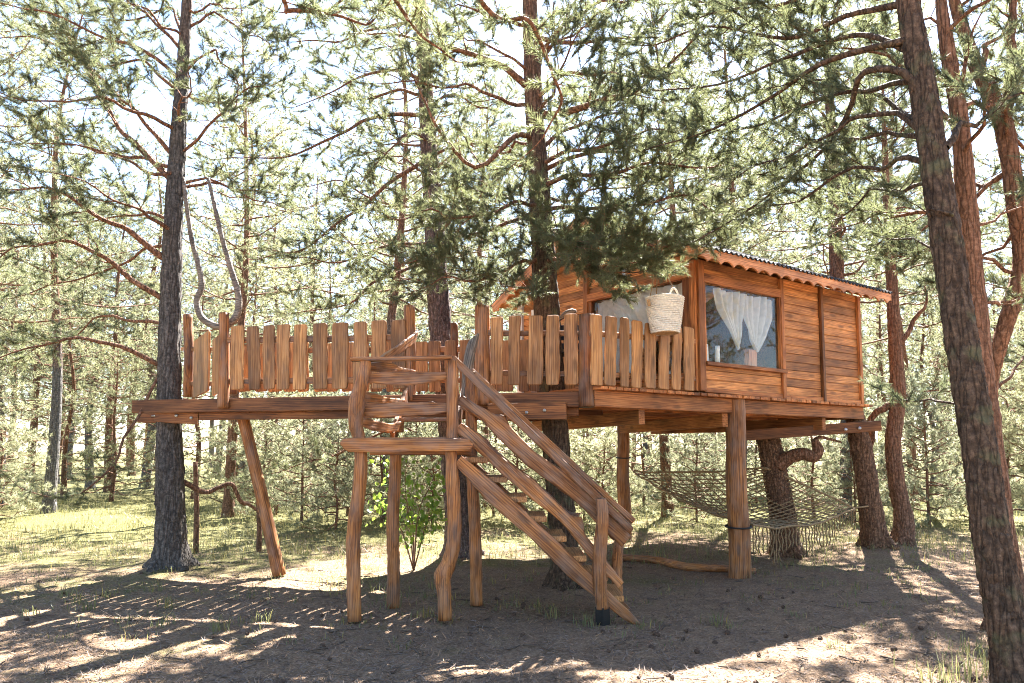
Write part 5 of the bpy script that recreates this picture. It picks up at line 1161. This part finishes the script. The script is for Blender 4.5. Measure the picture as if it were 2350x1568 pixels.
for u, y, k, s in ((690, 16, 0, 1.), (760, 14.5, 1, 1.), (800, 17.5, 2, .9), (610, 17, 0, .9), (860, 15.8, 0, 1.), (930, 18, 1, 1.2), (1000, 15.5, 1, 1.), (1120, 17, 2, .9), (1190, 15.5, 0, 1.), (1290, 18, 2, 1.), (1360, 17, 0, 1.1), (1470, 20, 2, 1.),
                   (1560, 21.5, 0, 1.1), (1640, 20, 2, 1.), (1720, 22, 1, 1.3), (1800, 20.5, 0, 1.2), (1880, 17.5, 2, .9), (1945, 19.5, 0, 1.1), (1960, 16, 1, .9), (2100, 15.5, 0, 1.1), (2250, 16.5, 0, 1.), (2400, 14.5, 2, 1.),
                   (1250, 16.2, 0, 1.1), (1600, 16.5, 1, 1.), (650, 18, 2, 1.1), (960, 17, 0, 1.2), (2290, 16, 0, 1.2), (20, 15.8, 0, .8), (-20, 17.5, 2, 1.), (1050, 19.5, 2, 1.), (1390, 15, 1, .9), (560, 19.5, 1, 1.1), (2030, 17, 2, 1.)):
    place(sap[k], px_x(u, y) + fr2.uniform(-.2, .2), y, s, L_SAP, G_SAP)
# unseen pines: right mirrored in front window, left added to block reflected sky
for x, y, k, s in ((17, 7.6, 2, 1.), (21, 12.5, 0, 1.), (30, 7, 1, 1.), (26, 15.5, 1, .9), (-13, 8, 2, 1.), (-15, 13, 2, 1.), (-20, 9, 0, 1.1), (-18, 15, 2, 1.), (-24, 12, 2, 1.1), (11, 0, 1, .9)):
    place(tall[k], x, y, s, 'unseen tall pine at the side of the clearing beyond the edge of the picture', 'pines beside the clearing')

# ------------------------------------------------------------------ leafy shrub by the stairs
shb = thing('leafy_shrub', 'bright green broad-leaved shrub growing behind the landing posts', 'shrub', ongr(P(950, 1265, 10)))
sr = np.random.default_rng(8); s0 = Vector(shb.location); LV, LF, LT = [], [], []
stems = [((950, 1262), (945, 1180), (905, 1110), (870, 1045)), ((952, 1262), (960, 1180), (985, 1120), (1000, 1085)), ((950, 1262), (940, 1200), (930, 1120), (935, 1045)), ((948, 1262), (920, 1215), (890, 1180), (862, 1150)), ((952, 1262), (975, 1215), (990, 1180), (1000, 1150))]
for si, stm in enumerate(stems):
    pts = [P(u, v, 10 + sr.uniform(-.25, .25)) for u, v in stm]; pts[0] = s0.copy()
    tube('stem', pts, [.012, .009, .006, .003], M['twig'], shb, sides=6, n=16)
    path = catmull(pts, 40)
    for k in range(95):
        i = int(sr.integers(8, 40)); p = path[i] + sr.normal(0, .10, 3) * np.array([1.2, 1, .8]); L = sr.uniform(.045, .085)
        ax = sr.normal(0, 1, 3) + np.array([0, -.3, -.5]); ax /= np.linalg.norm(ax); sd = np.cross(ax, sr.normal(0, 1, 3)); sd /= np.linalg.norm(sd); nn = np.cross(ax, sd)
        o = len(LV)
        for a, b_, c_ in ((0, 0, 0), (.25, .42, .05), (.6, .38, .06), (1.05, 0, 0), (.6, -.38, .06), (.25, -.42, .05), (.5, 0, -.03)):
            LV.append(p + L * (a * ax + b_ * sd + c_ * nn))
        tv = sr.uniform(.1, 1)
        for q in ((0, 1, 6), (1, 2, 6), (2, 3, 6), (3, 4, 6), (4, 5, 6), (5, 0, 6)): LF.append([o + j for j in q]); LT.append(tv)
link('leaves', mesh('leaves', np.array(LV) - np.array(tuple(s0)), np.array(LF), [M['leaf']], tint=LT), Matrix.Translation(s0), shb)

# ------------------------------------------------------------------ forest floor: litter, grass, cones
rg = np.random.default_rng(5)
def flat_scatter(name, n, xr, yr, ln, wd, lift, mat, label, cat):
    y = yr[0] + (yr[1] - yr[0]) * rg.uniform(0, 1, n) ** 1.6; x = rg.uniform(-1, 1, n) * (y * .78)
    z = np.array([gz(a, b_) for a, b_ in zip(x, y)]) + .004; a = rg.uniform(0, 6.28, n); L = rg.uniform(.5, 1.3, n) * ln
    d = np.stack([np.cos(a), np.sin(a), rg.normal(0, lift, n)], 1); s_ = np.stack([-np.sin(a), np.cos(a), rg.normal(0, .3, n)], 1); c = np.stack([x, y, z], 1); w = wd * rg.uniform(.5, 1.3, n)
    V = np.stack([c - s_ * w[:, None], c + s_ * w[:, None], c + d * L[:, None]], 1).reshape(-1, 3)
    o = link(name, mesh(name, V, np.arange(n * 3).reshape(-1, 3), [mat], tint=rg.uniform(0, 1, n))); return tag(o, label, cat, kind='stuff')
flat_scatter('needle_litter', 70000, 0, (4.6, 13), .07, .0042, .3, M['litter'], 'fallen brown pine needles strewn over the clearing', 'needles')
def grass(name, clumps, label, cat='grass'):
    Vs, Ts = [], []
    for x, y, nb, h, sp in clumps:
        z = gz(x, y)
        bx, by = x + rg.normal(0, sp, nb), y + rg.normal(0, sp, nb); a = rg.uniform(0, 6.28, nb); hh_ = h * rg.uniform(.4, 1.15, nb); bend = hh_ * rg.uniform(.15, .8, nb); w = .0028 + .0022 * rg.uniform(0, 1, nb)
        p0 = np.stack([bx, by, np.full(nb, z - .01)], 1); d = np.stack([np.cos(a), np.sin(a), 0 * a], 1); s_ = np.stack([-np.sin(a), np.cos(a), 0 * a], 1)
        p1 = p0 + d * (bend * .3)[:, None]; p1[:, 2] += hh_ * .6; p2 = p0 + d * bend[:, None]; p2[:, 2] += hh_ * .95
        sw = s_ * w[:, None]
        Vs.append(np.stack([p0 - sw, p0 + sw, p1 + sw * .8, p0 - sw, p1 + sw * .8, p1 - sw * .8, p1 - sw * .8, p1 + sw * .8, p2], 1).reshape(-1, 3)); Ts.append(np.repeat(rg.uniform(0, 1, nb), 3))
    V = np.vstack(Vs); o = link(name, mesh(name, V, np.arange(len(V)).reshape(-1, 3), [M['grass']], tint=np.concatenate(Ts))); return tag(o, label, cat, kind='stuff')
cl = []
for u, v in ((205, 1400), (175, 1385), (370, 1440), (385, 1395), (240, 1375), (150, 1370), (500, 1450), (820, 1410), (1270, 1420), (600, 1430), (1340, 1440), (1640, 1440), (900, 1390), (980, 1420), (1000, 1350)):
    p = hit(u, v, Vector((0, 0, 0)), UP); cl.append((p.x, p.y, 26, .16, .05))
for u, v, h in ((2230, 1540, .3), (2280, 1520, .28), (2200, 1560, .3), (2320, 1490, .25), (2150, 1560, .22), (2250, 1500, .25)):
    p = hit(u, v, Vector((0, 0, 0)), UP); cl.append((p.x, p.y, 34, h * .75, .10))
for u, v in ((812, 1425), (905, 1394), (1020, 1424), (1092, 1390), (1385, 1438), (1742, 1318), (1300, 1352), (1060, 1300), (640, 1325), (2010, 1278), (2070, 1270), (395, 1322), (1470, 1440)):
    p = hit(u, v, Vector((0, 0, 0)), UP); cl.append((p.x, p.y - .03, 22, .09, .09))
for i in range(420):
    y = 6.0 + 7 * rg.uniform() ** .8; x = rg.uniform(-.75, .6) * y; cl.append((x, y, int(rg.integers(5, 16)), rg.uniform(.05, .12), .07))
grass('grass', cl, 'thin green grass tufts sprouting through the needle litter')
cl = []
for i in range(3600):
    y = 10.5 + 13 * rg.uniform() ** .8; x = rg.uniform(-.85, .85) * y; cl.append((x, y, int(rg.integers(8, 18)), rg.uniform(.08, .22), .16))
grass('undergrowth', cl, 'pale grass and low undergrowth behind the treehouse', 'undergrowth')
def twigs(n):
    L = []
    for i in range(n):
        y = 4.8 + 8 * rg.uniform() ** 1.3; x = rg.uniform(-.76, .7) * y; a = rg.uniform(0, 6.28); l = rg.uniform(.06, .28); z = gz(x, y) + .012
        d = np.array([math.cos(a), math.sin(a), rg.normal(0, .06)]); p = np.array([x, y, z]); L.append([p, p + d * l * .5 + rg.normal(0, .012, 3) * np.array([1, 1, .4]), p + d * l])
    Vs, Fs, o = [], [], 0
    for ln in L:
        V_, F_ = tube_arrays(np.array(ln), np.array([.0045, .004, .002]) * rg.uniform(.6, 1.6), 4); Vs.append(V_); Fs.append(F_ + o); o += len(V_)
    return tag(link('fallen_twigs', mesh('fallen_twigs', np.vstack(Vs), np.vstack(Fs), [M['deadtwig']])), 'small fallen twigs scattered over the needle litter', 'twigs', kind='stuff')
twigs(420)
# pine cones
V, F = [], []
for k in range(9):
    f = k / 8; rr = .020 * math.sin(math.pi * min(1, .15 + f * .8)) + .003
    for j in range(9): a = j / 9 * 6.283 + k * .35; q = rr * (1 + .28 * (j % 2)); V.append((q * math.cos(a), q * math.sin(a), .05 * f))
for k in range(8):
    for j in range(9): F.append((k * 9 + j, k * 9 + (j + 1) % 9, (k + 1) * 9 + (j + 1) % 9, (k + 1) * 9 + j))
F += [tuple(range(9))[::-1], tuple(range(72, 81))]; cone_me = mesh('pine_cone', V, F, [M['cone']])
for i in range(64):
    y = 4.9 + 4.5 * rg.uniform() ** 1.2; x = rg.uniform(-.72, .62) * y
    if i % 3 == 0: x = rg.uniform(.1, .62) * y; y = rg.uniform(4.9, 6.6)
    o = bpy.data.objects.new('pine_cone', cone_me); COL.objects.link(o); o.location = (x, y, gz(x, y) + .012)
    o.rotation_euler = (rg.uniform(1.2, 1.9), 0, rg.uniform(0, 6.28)); o.scale = (rg.uniform(.55, .95),) * 3
    tag(o, 'small dark pine cone lying on the needle litter', 'pine cone', 'pine cones on the ground')
